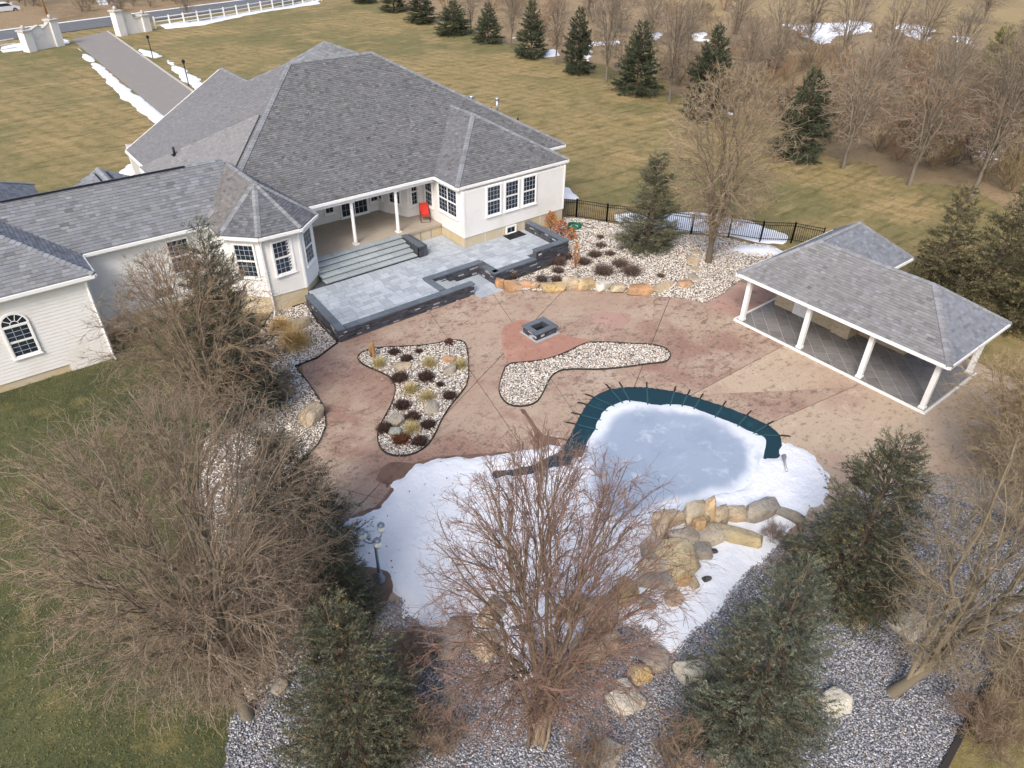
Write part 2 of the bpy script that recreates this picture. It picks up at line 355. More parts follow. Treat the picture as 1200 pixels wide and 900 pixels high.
# the driveway leaves the road and runs to the garage side of the house
da, db = np.array(g(84, 46)[:2]), np.array(g(193.3, 136.7)[:2]); ea, eb = np.array(g(125, 36.5)[:2]), np.array(g(226.7, 108.3)[:2])
db2 = da+(db-da)*1.55; eb2 = ea+(eb-ea)*1.75
drv = struct(sheet('driveway', [tuple(da), tuple(db2), tuple(eb2), tuple(ea)], -.05, 'drive_joint'))
# pavers of the drive: courses across it, as one joined part (each is a few pixels)
mb = MB(); nrow = 190
for i in range(nrow):
    t0, t1 = i/nrow, (i+.9)/nrow; k = 12
    off = .5*(i % 2)
    for j in range(-1, k):
        u0, u1 = max(0, (j+off)/k), min(1, (j+off+.96)/k)
        if u1 <= u0: continue
        q = [(da+(db2-da)*t)*(1-u)+(ea+(eb2-ea)*t)*u for t, u in ((t0, u0), (t0, u1), (t1, u1), (t1, u0))]
        mb.add([(p[0], p[1], -.03) for p in q], [(3, 2, 1, 0)])
mb.build('paving_course', 'drive_paver', drv, kind='stuff')
kd_ = (eb2-ea)/np.linalg.norm(eb2-ea); kn = np.array([kd_[1], -kd_[0]])
if kn[0] < 0: kn = -kn
struct(MB().prism([tuple(ea), tuple(eb2), tuple(eb2+kn*.22), tuple(ea+kn*.22)][::-1], -.1, .05).build('drive_kerb', 'concrete_kerb'))

# ------------------------------------------------------------------ patio of stamped concrete, cut into slabs
patio_base = [tuple(g(*p)[:2]) for p in [(352, 420), (372, 520), (330, 580), (300, 640), (420, 740), (560, 760), (760, 700), (930, 655), (1010, 605), (1100, 580)]]+[(26.5, 2.0), (35.9, 2.4), (35.9, 17.8), (31.0, 19.6), (29.2, 22), (26, 25.6), (22.2, 28.6), (12.3, 28.7)]
pat = struct(sheet('patio', patio_base, -.03, 'joint_dark', th=.1))
cuts = []
def cutline(a, b):
    a, b = np.array(a), np.array(b); d = (b-a)/np.linalg.norm(b-a); cuts.append((d[1], -d[0], d[1]*a[0]-d[0]*a[1]))
pieces = [patio_base]
def split(pieces, L, gap=.016):
    out = []
    for p in pieces:
        for s in (1, -1):
            q = clip(p, s*L[0], s*L[1], s*L[2]-gap)
            if len(q) >= 3 and abs(area(q)) > .05: out.append(q)
    return out
for a, b in [(gz(ZC, [(250, 860)])[0], gz(ZC, [(620, 470)])[0]), (gz(ZC, [(190, 700)])[0], gz(ZC, [(420, 760)])[0]), (gz(ZC, [(190, 397)])[0], gz(ZC, [(450, 385)])[0]),
             (gz(Z7, [(70, 450)])[0], gz(Z7, [(135, 545)])[0]), (gz(Z7, [(790, 465)])[0], gz(Z7, [(720, 640)])[0]),
             (gz(Z7, [(880, 860)])[0], gz(Z7, [(1195, 690)])[0]), (gz(Z8, [(290, 835)])[0], gz(Z8, [(600, 700)])[0]), (gz(Z6, [(585, 665)])[0], gz(Z6, [(650, 760)])[0]), (gz(ZC, [(700, 495)])[0], gz(ZC, [(920, 550)])[0])]:
    cutline(a, b)
for L in cuts: pieces = split(pieces, L)
pc = np.array(gz(Z7, [(1000, 800)])[0])
for p in pieces:
    c = np.mean(p, 0); pale = c[0] > 23.0 and c[1] < 17.0
    sheet('slab', p, 0.0, 'pale_patio' if pale else 'patio', None, pat, th=.05)
# the red pad below the fire pit and a red stained patch
struct(sheet('fire_pit_pad', smoothpoly(gz(Z7, [(118, 728), (98, 650), (93, 600), (110, 568), (160, 548), (205, 543), (330, 588), (352, 612), (475, 630), (440, 655), (370, 684), (290, 712), (200, 726)]), 2), .006, 'red_concrete'))
struct(field_mesh('red_patch', gz(Z7, [(478, 506), (640, 520), (605, 588), (450, 562)]), .12, lambda P, sd: -.01+np.clip(sd*.10+fbm(P, 2, 4)*.03, -.03, .016), 'rose_concrete'))
struct(sheet('side_path', gz(Z8, [(80, 410), (200, 330), (330, 365), (310, 395), (330, 430), (215, 462), (190, 462)]), .004, 'rose_concrete'))

# ------------------------------------------------------------------ shingle roofs
def shingles(name, polys, parent, seed, tone=(.150, .155, .165), course=.15, tab=.23, var=.18):
    """each plane (3-D convex polygon, eave level) gets a slab and courses of lifted tabs"""
    rg = np.random.default_rng(seed); V = []; F = []; C = []; slab = MB()
    for poly in polys:
        P = np.array(poly, float); nrm = np.zeros(3)
        for i in range(len(P)): nrm += np.cross(P[i], P[(i+1) % len(P)])
        nrm /= np.linalg.norm(nrm)
        if nrm[2] < 0: nrm = -nrm; P = P[::-1]
        u = np.cross((0, 0, 1), nrm); u /= np.linalg.norm(u); v = np.cross(nrm, u); o = P[P[:, 2].argmin()]
        q2 = [((p-o)@u, (p-o)@v) for p in P]
        if area(q2) < 0: q2 = q2[::-1]
        n = len(P); slab.add(list(P-nrm*.004)+list(P-np.array([0, 0, .10])), [tuple(range(n)), tuple(range(2*n-1, n-1, -1))]+[(i+n, (i+1) % n+n, (i+1) % n, i) for i in range(n)], tone)
        us = [p[0] for p in q2]; vmax = max(p[1] for p in q2); vv = 0.0; r = 0
        while vv < vmax:
            x = min(us)-rg.uniform(0, tab)
            while x < max(us):
                wd = tab*rg.uniform(.6, 1.35)
                c = clip_convex([(x+.008, vv), (x+wd, vv), (x+wd, vv+course*1.04), (x+.008, vv+course*1.04)], q2); x += wd
                if len(c) < 3: continue
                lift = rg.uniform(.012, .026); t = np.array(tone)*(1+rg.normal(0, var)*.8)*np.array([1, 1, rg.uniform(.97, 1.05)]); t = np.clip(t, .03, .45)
                b = len(V); m = len(c)
                for cx, cy in c:
                    h = lift*(1-(cy-vv)/(course*1.04))+.003; V.append(o+u*cx+v*cy+nrm*h)
                F.append(tuple(range(b, b+m))); C += [t]*m
                lowv = [(cx, cy) for cx, cy in c if abs(cy-vv) < 1e-6]
                if len(lowv) == 2:
                    (xa, _), (xb, _) = sorted(lowv); b = len(V)
                    V += [o+u*xa+v*vv+nrm*(lift+.003), o+u*xb+v*vv+nrm*(lift+.003), o+u*xb+v*vv, o+u*xa+v*vv]
                    F.append((b+3, b+2, b+1, b)); C += [t*.8]*4
            vv += course
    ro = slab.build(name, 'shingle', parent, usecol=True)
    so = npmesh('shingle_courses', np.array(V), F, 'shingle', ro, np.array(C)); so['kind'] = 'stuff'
    return ro
def caps(lines, roof, seed, tone=(.215, .225, .24), wd=.15):
    rg = np.random.default_rng(seed); mb = MB()
    for a, b in lines:
        a = np.array(a, float); b = np.array(b, float); L = np.linalg.norm(b-a); t = (b-a)/L; x = np.cross(t, (0, 0, 1)); x /= np.linalg.norm(x); y = np.cross(x, t); k = max(1, int(L/.24))
        drop = .42 if abs(t[2]) > .05 else .55
        for i in range(k):
            p = a+t*L*i/k; q = a+t*L*(i+1.1)/k; c = tuple(np.array(tone)*rg.uniform(.82, 1.15))
            V = []
            for e, h in ((p, .075), (q, .05)):
                V += [e-x*wd+y*(h-wd*drop), e+y*h, e+x*wd+y*(h-wd*drop)]
            V += [V[0]-y*.05, V[2]-y*.05, V[3]-y*.05, V[5]-y*.05]
            mb.add(V, [(0, 1, 4, 3), (1, 2, 5, 4), (6, 0, 3, 8), (2, 7, 9, 5), (0, 6, 7, 2, 1)], c)
    o = mb.build('ridge_cap', 'shingle', roof, usecol=True); o['kind'] = 'stuff'; return o

# ------------------------------------------------------------------ house
house = thing('house', (16, 38, 0), 'large single storey house with white siding and grey shingle hip roofs', 'house')
EZ, SL = 4.42, .577
def hz(d): return EZ+SL*d
# main roof
mf, mbk, ml, mr_ = 35.35, 53.4, 9.2, 32.85; hd = 9.02
RL, RR = (ml+hd, mf+hd, hz(hd)), (mr_-hd, mf+hd, hz(hd)); gx, gy = 16.2, 50.9; ghz = hz(gx-ml); gyy = mf+hd+(ml+hd-gx)
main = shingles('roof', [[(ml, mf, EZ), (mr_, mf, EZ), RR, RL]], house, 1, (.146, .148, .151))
caps([((ml, mf, EZ), RL), ((mr_, mf, EZ), RR), (RL, RR), (RL, (gx, gyy, ghz))], main, 2)
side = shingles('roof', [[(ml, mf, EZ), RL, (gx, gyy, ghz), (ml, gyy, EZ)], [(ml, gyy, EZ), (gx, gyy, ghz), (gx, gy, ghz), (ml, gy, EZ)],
                         [(gx, gyy, ghz), (gx, gy, ghz), (2*gx-ml, gy, EZ), (2*gx-ml, gyy, EZ)], [(mr_, mf, EZ), (mr_, mf+2*hd, EZ), RR], [RL, RR, (mr_, mf+2*hd, EZ), (2*gx-ml, mf+2*hd, EZ), (gx, gyy, ghz)]], house, 3, (.185, .188, .195), var=.08)  # side planes lighter than the front: sky light put into the shingle tone
caps([((gx, gyy, ghz), (gx, gy, ghz))], side, 4)
# raised left hip (lighter plane)
P1, P2, P3, P4 = (8.75, 46.9, EZ), (14.9, 41.6, 7.92), (11.2, 39.0, 5.85), (8.75, 39.0, EZ)
zz = lambda x: EZ+SL*(x-ml)+.12
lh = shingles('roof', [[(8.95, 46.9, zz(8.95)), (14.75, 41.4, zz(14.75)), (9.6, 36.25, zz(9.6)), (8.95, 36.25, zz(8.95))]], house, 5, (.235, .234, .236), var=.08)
caps([((8.95, 46.9, zz(8.95)), (14.75, 41.4, zz(14.75)))], lh, 6, (.25, .25, .25), .08)
MB().add([(8.95, 46.9, zz(8.95)), (14.75, 41.4, zz(14.75)), (14.75, 41.4, zz(14.75)-.15), (8.95, 46.9, zz(8.95)-.3)], [(0, 1, 2, 3)]).build('rake_board', 'trim', house)
# right wing roof
wx0, wx1, wy = 22.35, 30.95, 32.92; wh = (wx1-wx0)/2; wc = (wx0+wx1)/2; wz = hz(wh); wtop = (wc, wy+wh, wz); wend = (wc, wy+wh+3.6, wz)
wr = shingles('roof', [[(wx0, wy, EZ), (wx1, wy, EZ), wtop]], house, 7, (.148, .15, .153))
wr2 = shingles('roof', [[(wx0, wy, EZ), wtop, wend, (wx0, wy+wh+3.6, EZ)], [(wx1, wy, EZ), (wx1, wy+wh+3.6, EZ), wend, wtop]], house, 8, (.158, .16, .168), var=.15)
caps([((wx0, wy, EZ), wtop), ((wx1, wy, EZ), wtop), (wtop, wend)], wr, 9)
# octagonal bay roof with a short ridge back to the main roof
bo = [(9.15, 34.42), (10.58, 33.0), (12.78, 32.9), (14.22, 34.15)]; bax, bay_, baz = 11.72, 35.45, 6.25
bp = [(x, y, EZ) for x, y in bo]; BA = (bax, bay_, baz); BB = (bax, 39.0, baz)
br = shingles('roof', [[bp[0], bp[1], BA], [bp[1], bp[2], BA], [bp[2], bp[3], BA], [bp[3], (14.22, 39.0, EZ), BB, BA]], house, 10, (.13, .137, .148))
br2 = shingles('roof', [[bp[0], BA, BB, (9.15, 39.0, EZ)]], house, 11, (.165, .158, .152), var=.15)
caps([(bp[0], BA), (bp[1], BA), (bp[2], BA), (bp[3], BA), (BA, BB)], br, 12)
# link roof
ly0, lrz = 36.15, 6.35; lry = 39.5
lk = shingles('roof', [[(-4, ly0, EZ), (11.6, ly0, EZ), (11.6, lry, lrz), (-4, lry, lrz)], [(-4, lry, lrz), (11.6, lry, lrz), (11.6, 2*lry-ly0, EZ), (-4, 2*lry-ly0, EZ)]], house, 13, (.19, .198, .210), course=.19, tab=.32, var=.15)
caps([((-4, lry, lrz), (11.2, lry, lrz))], lk, 14, (.22, .235, .258))
vent = MB().bar((1.2, lry-.12, lrz+.05), (9.6, lry-.12, lrz+.05), .12, .05).build('ridge_vent', 'black_metal', lk)
# left wing roof (its far end runs out of the picture)
lx1, lfy, lby = 3.3, 33.65, 47.5; lw = 6.3; lxc = lx1-lw; lpz = hz(lw)
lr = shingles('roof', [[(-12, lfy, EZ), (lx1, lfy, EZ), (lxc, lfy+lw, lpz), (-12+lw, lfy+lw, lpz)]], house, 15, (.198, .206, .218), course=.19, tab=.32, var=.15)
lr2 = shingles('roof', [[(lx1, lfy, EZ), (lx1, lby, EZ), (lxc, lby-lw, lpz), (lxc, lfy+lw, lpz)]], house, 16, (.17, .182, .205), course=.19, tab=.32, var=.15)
caps([((lx1, lfy, EZ), (lxc, lfy+lw, lpz)), ((lxc, lfy+lw, lpz), (lxc, lby-lw, lpz)), ((lxc, lby-lw, lpz), (lx1, lby, EZ))], lr, 17, (.22, .235, .258))
# street side gables seen over the ridges
ex, ey = 6.15, 43.2
eg = shingles('roof', [[(ex-2.6, ey-3.6, EZ+.2), (ex, ey-3.6, 5.95), (ex, ey, 5.95), (ex-2.6, ey, EZ+.2)], [(ex, ey-3.6, 5.95), (ex+2.6, ey-3.6, EZ+.2), (ex+2.6, ey, EZ+.2), (ex, ey, 5.95)]], house, 18, (.22, .23, .25))
caps([((ex, ey-3.6, 5.95), (ex, ey, 5.95))], eg, 19, (.28, .29, .31))
for s in (-.28, .28): MB().bar((ex+s, ey-2.6, 5.95-.11), (ex+s, ey-.6, 5.95-.11), .07, .08).build('ridge_vent', 'black_metal', eg)
fx, fy, fz = 26.1, 56.0, 8.35; fh = (fz-EZ)/SL
fg = shingles('roof', [[(fx-fh, fy-12, EZ), (fx, fy-12, fz), (fx, fy, fz), (fx-fh, fy+fh*.6, EZ)], [(fx, fy-12, fz), (fx+fh, fy-12, EZ), (fx+fh, fy+fh*.6, EZ), (fx, fy, fz)]], house, 20, (.19, .20, .21), course=.3, tab=.6)
caps([((fx, fy, fz), (fx-fh, fy+fh*.6, EZ)), ((fx, fy-12, fz), (fx, fy, fz))], fg, 21)
# soffits, fascias and gutters
sf = MB(); sz0, sz1 = 4.16, 4.20
sf.box(ml+.05, mr_-.05, mf+.05, gy-.1, sz0, sz1); sf.box(wx0+.05, wx1-.05, wy+.05, mf+2, sz0-.005, sz1-.005)
sf.prism([(9.2, 34.44), (10.6, 33.04), (12.76, 32.94), (14.17, 34.17), (14.17, 36), (9.2, 36)], sz0-.01, sz1-.01); sf.box(-3, 9.3, ly0+.05, 42.6, sz0-.015, sz1-.015); sf.box(-12, lx1-.05, lfy+.05, lby-.05, sz0-.02, sz1-.02)
sf.build('soffit', 'trim', house)
def gutter(pts, z=EZ, closed=False):
    for a, b in zip(pts[:-1], pts[1:]):
        a = np.array(a); b = np.array(b); t = (b-a)/np.linalg.norm(b-a); n = np.array([t[1], -t[0]])
        m = MB(); A = a+n*.05; B = b+n*.05
        m.bar((*A, z-.12), (*B, z-.12), .09, .14); m.bar((*(a-n*.012), z-.17), (*(b-n*.012), z-.17), .03, .2); m.build('gutter', 'trim', house)
gutter([(14.3, mf), (wx0-.02, mf)]); gutter([(wx0, mf-.05), (wx0, wy), (wx1, wy), (wx1, mf)]); gutter([(mr_, mf), (mr_, mf+18)]); gutter([bo[0], bo[1], bo[2], bo[3], (14.22, mf)]); gutter([(lx1+.05, ly0), (9.4, ly0)])
gutter([(-12, lfy), (lx1, lfy), (lx1, ly0)]); gutter([(ml-.03, gy), (ml-.03, 47.2)]); gutter([(8.93, 46.9), (8.93, 42)]); gutter([(wx1+.0, mf), (mr_, mf)])
MB().bar((ml, gy+.02, EZ-.1), (gx, gy+.02, ghz-.1), .05, .24).build('rake_board', 'trim', house)
# porch beam
MB().box(14.3, wx0+.1, mf+.12, mf+.42, 3.98, 4.15).build('porch_beam', 'trim', house)

# siding walls: lapped courses
def wall(a, b, z0, z1, m='siding', name='wall', lap=.17, corner=(True, True), th=.25):
    a = np.array(a, float); b = np.array(b, float); L = np.linalg.norm(b-a); t = (b-a)/L; n = np.array([t[1], -t[0]]); mb = MB(); z = z0
    i3 = lambda p, z, o: (p[0]+n[0]*o, p[1]+n[1]*o, z)
    while z < z1-1e-6:
        zt = min(z+lap, z1); mb.add([i3(a, z, .019), i3(b, z, .019), i3(b, zt, .002), i3(a, zt, .002)], [(0, 1, 2, 3)]); mb.add([i3(a, z, 0), i3(b, z, 0), i3(b, z, .019), i3(a, z, .019)], [(0, 1, 2, 3)]); z = zt
    ba, bb = a-n*.01, b-n*.01
    mb.add([i3(a, z0, 0), i3(b, z0, 0), i3(b, z0, -th), i3(a, z0, -th), i3(a, z1, 0), i3(b, z1, 0), i3(b, z1, -th), i3(a, z1, -th)], [(3, 2, 6, 7), (0, 3, 7, 4), (1, 5, 6, 2), (0, 1, 2, 3)])
    o = mb.build(name, m, house)
    for k, p in zip(corner, (a, b)):
        if k:
            s = 1 if p is a else -1; q = p+t*s*.05+n*.0
            MB().bar((*(q+n*.018), z0), (*(q+n*.018), z1), .10, .045, up=(n[0], n[1], 0)).build('corner_board', 'trim', house)
    return o
def found(poly, z0, z1, joints=()):
    o = MB().prism(poly, z0, z1).build('foundation', 'foundation', house)
    return o
def pline(pts, z0, z1, corner=True):
    for a, b in zip(pts[:-1], pts[1:]): wall(a, b, z0, z1, corner=(corner, corner))
WZ = 4.15
pline([(-12, 33.95), (2.95, 33.95)], .32, WZ); pline([(2.95, 33.95), (2.95, 36.5)], .32, WZ); pline([(2.95, 36.5), (9.45, 36.5)], .62, WZ, False)
pline([(9.45, 36.5), (9.45, 34.55), (10.68, 33.32), (12.7, 33.22), (13.9, 34.3), (13.9, mf+.3)], .95, WZ); pline([(13.9, mf+.3), (13.9, 38.7)], 1.4, WZ, False)
pline([(13.9, 38.7), (14.6, 39.4), (20.65, 39.4)], 1.4, WZ, False); pline([(20.65, 39.4), (20.75, 38.9), (21.52, 37.25), (22.62, 37.15)], 1.4, WZ, False)
pline([(22.62, 37.15), (22.62, 35.1)], 1.4, WZ, False); pline([(22.62, 35.1), (22.62, 32.72)], 1.28, WZ, False); pline([(22.62, 32.72), (30.55, 32.72), (30.55, 35.7)], 1.28, WZ); pline([(30.55, 35.7), (32.45, 35.7), (32.45, 53)], 1.28, WZ)
pline([(9.6, 50.5), (9.6, 36.7)], .3, WZ); pline([(32.45, 53), (9.6, 53)], .3, WZ); wall((23.1, 50.6), (9.6, 50.6), .3, WZ)
# gable end wall
MB().add([(ml+.35, 50.6, WZ), (2*gx-ml-.35, 50.6, WZ), (gx, 50.6, ghz-.2), (ml+.35, 50.4, WZ), (2*gx-ml-.35, 50.4, WZ), (gx, 50.4, ghz-.2)], [(0, 2, 1), (3, 4, 5), (0, 1, 4, 3), (1, 2, 5, 4), (2, 0, 3, 5)]).build('gable_wall', 'siding', house)
ox = .03
found([(-12, 33.98), (2.92, 33.98), (2.92, 36.7), (9.3, 36.53), (9.3, 42), (-12, 42)], -.15, .32); MB().box(1.1, 2.93, 33.935, 34.2, -.15, .95).build('foundation', 'white_wall', house)
found([(2.9, 36.48), (9.5, 36.48), (9.5, 37), (2.9, 37)], -.15, .62)
found([(9.48, 36.6), (9.48, 34.58), (10.69, 33.35), (12.69, 33.25), (13.87, 34.32), (13.87, 36.6)], -.15, .95)
found([(22.66, 32.75), (30.52, 32.75), (30.52, 36), (22.66, 36)], -.15, 1.28); found([(30.5, 35.73), (32.42, 35.73), (32.42, 53), (9.7, 52.9), (9.7, 45), (30.5, 44)], -.15, 1.28)
pf = MB().prism([(13.92, 35.3), (19.7, 35.3), (19.7, 35.12), (22.6, 35.12), (22.6, 37.2), (21.5, 37.35), (20.7, 39.5), (13.92, 39.5)], 1.25, 1.4).build('porch_floor', 'porch_floor', house)
found([(19.7, 35.2), (22.63, 35.2), (22.63, 39.4), (14, 39.4), (14, 35.5), (19.7, 35.5)], .3, 1.25)
for x in (20.35, 21.1, 21.85): MB().box(x-.012, x+.012, 35.186, 35.21, .66, 1.24).build('foundation_joint', 'terrace_joint', house)
for x in (24.2, 25.6, 27.2, 28.6): MB().box(x-.01, x+.01, 32.738, 32.76, .66, 1.26).build('foundation_joint', 'white_wall', house)

def window(a, n, w_, z0, z1, cols=3, rows=6, double=True, name='window', mull=0):
    """a: centre of the opening on the wall (x,y); n: outward normal; frame stands proud, panes recessed"""
    a = np.array(a, float); n = np.array(n, float); n /= np.linalg.norm(n); t = np.array([-n[1], n[0]])
    def pt(u, z, o): return (a[0]+t[0]*u+n[0]*o, a[1]+t[1]*u+n[1]*o, z)
    def blk(mb, u0, u1, za, zb, o0, o1):
        V = [pt(u, z, o) for o in (o0, o1) for u, z in ((u0, za), (u1, za), (u1, zb), (u0, zb))]
        mb.add(V, [(0, 1, 2, 3), (7, 6, 5, 4), (0, 4, 5, 1), (1, 5, 6, 2), (2, 6, 7, 3), (3, 7, 4, 0)])
    h = w_/2; fr = MB(); f_ = .075
    blk(fr, -h-f_, -h, z0-f_, z1+f_, -.05, .09); blk(fr, h, h+f_, z0-f_, z1+f_, -.05, .09); blk(fr, -h, h, z1, z1+f_, -.05, .088); blk(fr, -h, h, z0-f_, z0, -.05, .088)
    o = fr.build(name, 'trim', house)
    sl_ = MB(); blk(sl_, -h-f_-.04, h+f_+.04, z0-f_-.05, z0-f_-.001, -.03, .12); sl_.build('sill', 'trim', o)
    zm = (z0+z1)/2; spans = [(z0, zm-.012), (zm+.012, z1)] if double else [(z0, z1)]
    us = np.linspace(-h, h, mull+2)
    for ua, ub in zip(us[:-1], us[1:]):
        for za, zb in spans:
            gl = MB(); blk(gl, ua+.03, ub-.03, za+.03, zb-.03, -.02, .034); gl.build('pane', 'glass', o)
            sh = MB(); e = .032
            blk(sh, ua, ua+e, za, zb, -.02, .066); blk(sh, ub-e, ub, za, zb, -.02, .066); blk(sh, ua+e, ub-e, za, za+e, -.02, .064); blk(sh, ua+e, ub-e, zb-e, zb, -.02, .064)
            sh.build('sash', 'trim', o)
            mu = MB(); rr = rows//2 if double else rows
            for i in range(1, cols): u = ua+(ub-ua)*i/cols; blk(mu, u-.011, u+.011, za+e, zb-e, .02, .046)
            for j in range(1, rr): z = za+(zb-za)*j/rr; blk(mu, ua+e, ub-e, z-.011, z+.011, .02, .044)
            if cols > 1 or rr > 1: mu.build('muntin', 'sash', o)
    return o
for xc in (24.82, 26.2, 27.58): window((xc, 32.72), (0, -1), .98, 2.3, 4.04, 4, 6)
window((22.62, 34.3), (-1, 0), 1.9, 2.35, 3.98, 3, 6, mull=1)
window((22.62, 36.4), (-1, 0), .75, 2.2, 3.95, 3, 6)
window((22.07, 37.2), (.09, -1), .62, 2.15, 3.8, 3, 6); window((21.13, 38.08), (-.9, -.42), .8, 2.15, 3.8, 3, 6); window((20.7, 39.15), (-1, -.2), .3, 2.2, 3.6, 2, 6)
window((17.25, 39.4), (0, -1), .55, 2.0, 2.75, 2, 2, False); window((20.35, 39.4), (0, -1), .5, 2.05, 2.8, 2, 2, False); window((15.3, 39.4), (0, -1), .7, 2.0, 3.6, 3, 6)
window((18.93, 39.4), (0, -1), 1.8, 1.5, 3.6, 3, 5, False, 'patio_door', 1)
window((13.9, 36.6), (1, 0), .8, 2.1, 3.8, 3, 6)
window((11.72, 33.26), (.05, -1), .98, 2.1, 3.85, 4, 6); window((10.06, 33.93), (-.707, -.707), 1.0, 2.1, 3.85, 4, 6); window((13.3, 33.76), (.67, -.74), .95, 2.1, 3.85, 3, 6)
window((6.35, 36.5), (0, -1), .9, 1.0, 1.55, 3, 2, False); window((7.6, 36.5), (0, -1), 1.0, 2.1, 3.85, 4, 6)
window((26.2, 32.75), (0, -1), .66, .72, 1.12, 2, 1, False, 'basement_window')
MB().box(25.55, 26.85, 32.0, 32.7, .655, .69).build('window_well_cover', 'black_metal', house)
# arched window of the left wing
def arched(xc, y, hw, z0, z1):
    w_ = window((xc, y), (0, -1), hw*2, z0, z1, 3, 6); n = 14
    ang = [math.pi*i/n for i in range(n+1)]; zc = z1+.09
    fr = MB()
    for a, b in zip(ang[:-1], ang[1:]):
        V = [(xc+math.cos(k)*r, y+o, zc+math.sin(k)*r) for o in (-.07, .05) for k, r in ((a, hw), (a, hw+.085), (b, hw+.085), (b, hw))]
        fr.add(V, [(0, 1, 2, 3), (1, 5, 6, 2), (0, 3, 7, 4), (7, 6, 5, 4)])
    fr.build('arch_frame', 'trim', w_)
    gl = MB(); V = [(xc, y-.034, zc)]+[(xc+math.cos(k)*hw, y-.034, zc+math.sin(k)*hw) for k in ang]
    gl.add(V, [(0, i+2, i+1) for i in range(n)]); gl.build('pane', 'glass', w_)
    mu = MB()
    for k in range(1, 5): a = math.pi*k/5; mu.bar((xc+math.cos(a)*hw*.35, y-.042, zc+math.sin(a)*hw*.35), (xc+math.cos(a)*hw, y-.042, zc+math.sin(a)*hw), .03, .025)
    for i in range(8):
        a, b = math.pi*i/8, math.pi*(i+1)/8; mu.bar((xc+math.cos(a)*hw*.35, y-.042, zc+math.sin(a)*hw*.35), (xc+math.cos(b)*hw*.35, y-.042, zc+math.sin(b)*hw*.35), .03, .025)
    mu.build('muntin', 'trim', w_)
arched(-.24, 33.95, .47, 1.42, 2.85)
# columns
for x in (16.95, 19.82):
    c = MB().tube([(x, 35.62, 1.46), (x, 35.62, 1.6), (x, 35.62, 3.9), (x, 35.62, 4.0)], [.125, .105, .095, .105], 16).build('column', 'trim', house, True)
    MB().box(x-.16, x+.16, 35.46, 35.78, 1.4, 1.46).build('base', 'trim', c); MB().box(x-.15, x+.15, 35.47, 35.77, 3.93, 3.99).build('capital', 'trim', c)
# downspouts
def spout(pts): MB().tube(pts, .045, 8).build('downspout', 'trim', house, True)
spout([(2.98, 33.85, 4.2), (2.9, 33.88, 3.9), (2.9, 33.88, .15), (2.95, 33.6, .03)])
spout([(10.72, 32.98, 4.22), (10.72, 33.24, 3.95), (10.72, 33.24, .5), (10.74, 33.2, .2), (10.5, 32.8, .08)])
spout([(3.32, 36.15, 4.2), (3.1, 36.44, 3.95), (3.1, 36.44, .2)])
# roof vents and the plumbing stack
def vent_pipe(x, y, roofz, h, r, m='black_metal', cap=False):
    p = MB().tube([(x, y, roofz-.15), (x, y, roofz+h)], r, 10).build('vent_pipe', m, house, True)
    MB().box(x-r*2.2, x+r*2.2, y-r*2.2, y+r*2.2, roofz-.02, roofz+.05).build('flashing', m, p)
    if cap: MB().tube([(x, y, roofz+h-.02), (x, y, roofz+h+.02), (x, y, roofz+h+.14), (x, y, roofz+h+.17)], [r*1.3, r*1.7, r*1.7, r*.9], 12).build('vent_cap', m, p, True)
vent_pipe(30.2, 39.4, EZ+SL*(mr_-30.2), .85, .09, 'grey_metal', True); vent_pipe(29.6, 41.5, EZ+SL*(mr_-29.6), .3, .13, 'grey_metal', True); vent_pipe(30.4, 40.3, EZ+SL*(mr_-30.4), .3, .05); vent_pipe(31.2, 38.4, EZ+SL*(mr_-31.2), .35, .06)
vent_pipe(10.6, 45.0, zz(10.6), .45, .07)
MB().box(4.0, 4.45, 36.28, 36.47, .62, 1.0, bev=.03).build('meter_box', 'box_metal', house)

# ------------------------------------------------------------------ raised terrace with steps
TZ = .65
terrace = thing('terrace', (20, 31, 0), 'raised grey paver terrace with dark stone walls below the porch', 'terrace')
core = [(12.55, 32.9), (12.35, 28.85), (18.5, 28.85), (18.5, 30.75), (22.25, 30.75), (22.25, 29.15), (27.45, 29.15), (27.45, 32.74), (22.6, 32.74), (22.6, 35.25), (14.0, 35.25), (13.9, 34.25), (12.72, 33.18)]
sheet('bed', core, TZ-.05, 'terrace_joint', None, terrace, th=.55)
def bands(y):
    o = []
    if y < 30.7: o = [(12.52, 18.38), (22.5, 25.0 if y < 29.5 else 27.28)]
    elif y < 32.4: o = [(12.6, 27.28)]
    elif y < 32.73: o = [(12.72, 27.28)]
    elif y < 33.3: o = [(12.95, 22.58)]
    else: o = [(20.02, 22.58)]
    return o
rg = np.random.default_rng(21); y = 28.98; pav = []
brk = [30.72, 32.42, 32.7, 33.3, 35.16]
while y < 35.1:
    h = rg.choice([.26, .36, .44]); nb = [b for b in brk if b > y+.05][0]
    if nb-y < h+.16: h = nb-y
    for x0, x1 in bands(y+.02):
        x = x0-rg.uniform(0, .3)
        while x < x1-.02:
            w_ = rg.choice([.36, .5, .66]); a, b = max(x, x0), min(x+w_, x1)
            if x1-b < .14: b = x1; w_ = x1-x
            if b-a > .05: pav.append((a, b, y, y+h))
            x += w_
    y += h
pav.sort(key=lambda p: math.hypot(p[0], p[2]))
rest = MB()
for i, (a, b, c, d) in enumerate(pav):
    zt = TZ+rg.uniform(-.003, .005)
    if i < 300: MB().box(a+.012, b-.012, c+.012, d-.012, TZ-.05, zt, bev=.008).build('paver', 'terrace_paver', terrace)
    else: rest.box(a+.012, b-.012, c+.012, d-.012, TZ-.05, zt, bev=.008)
if rest.v: rest.build('far_pavers', 'terrace_paver', terrace, kind='stuff')
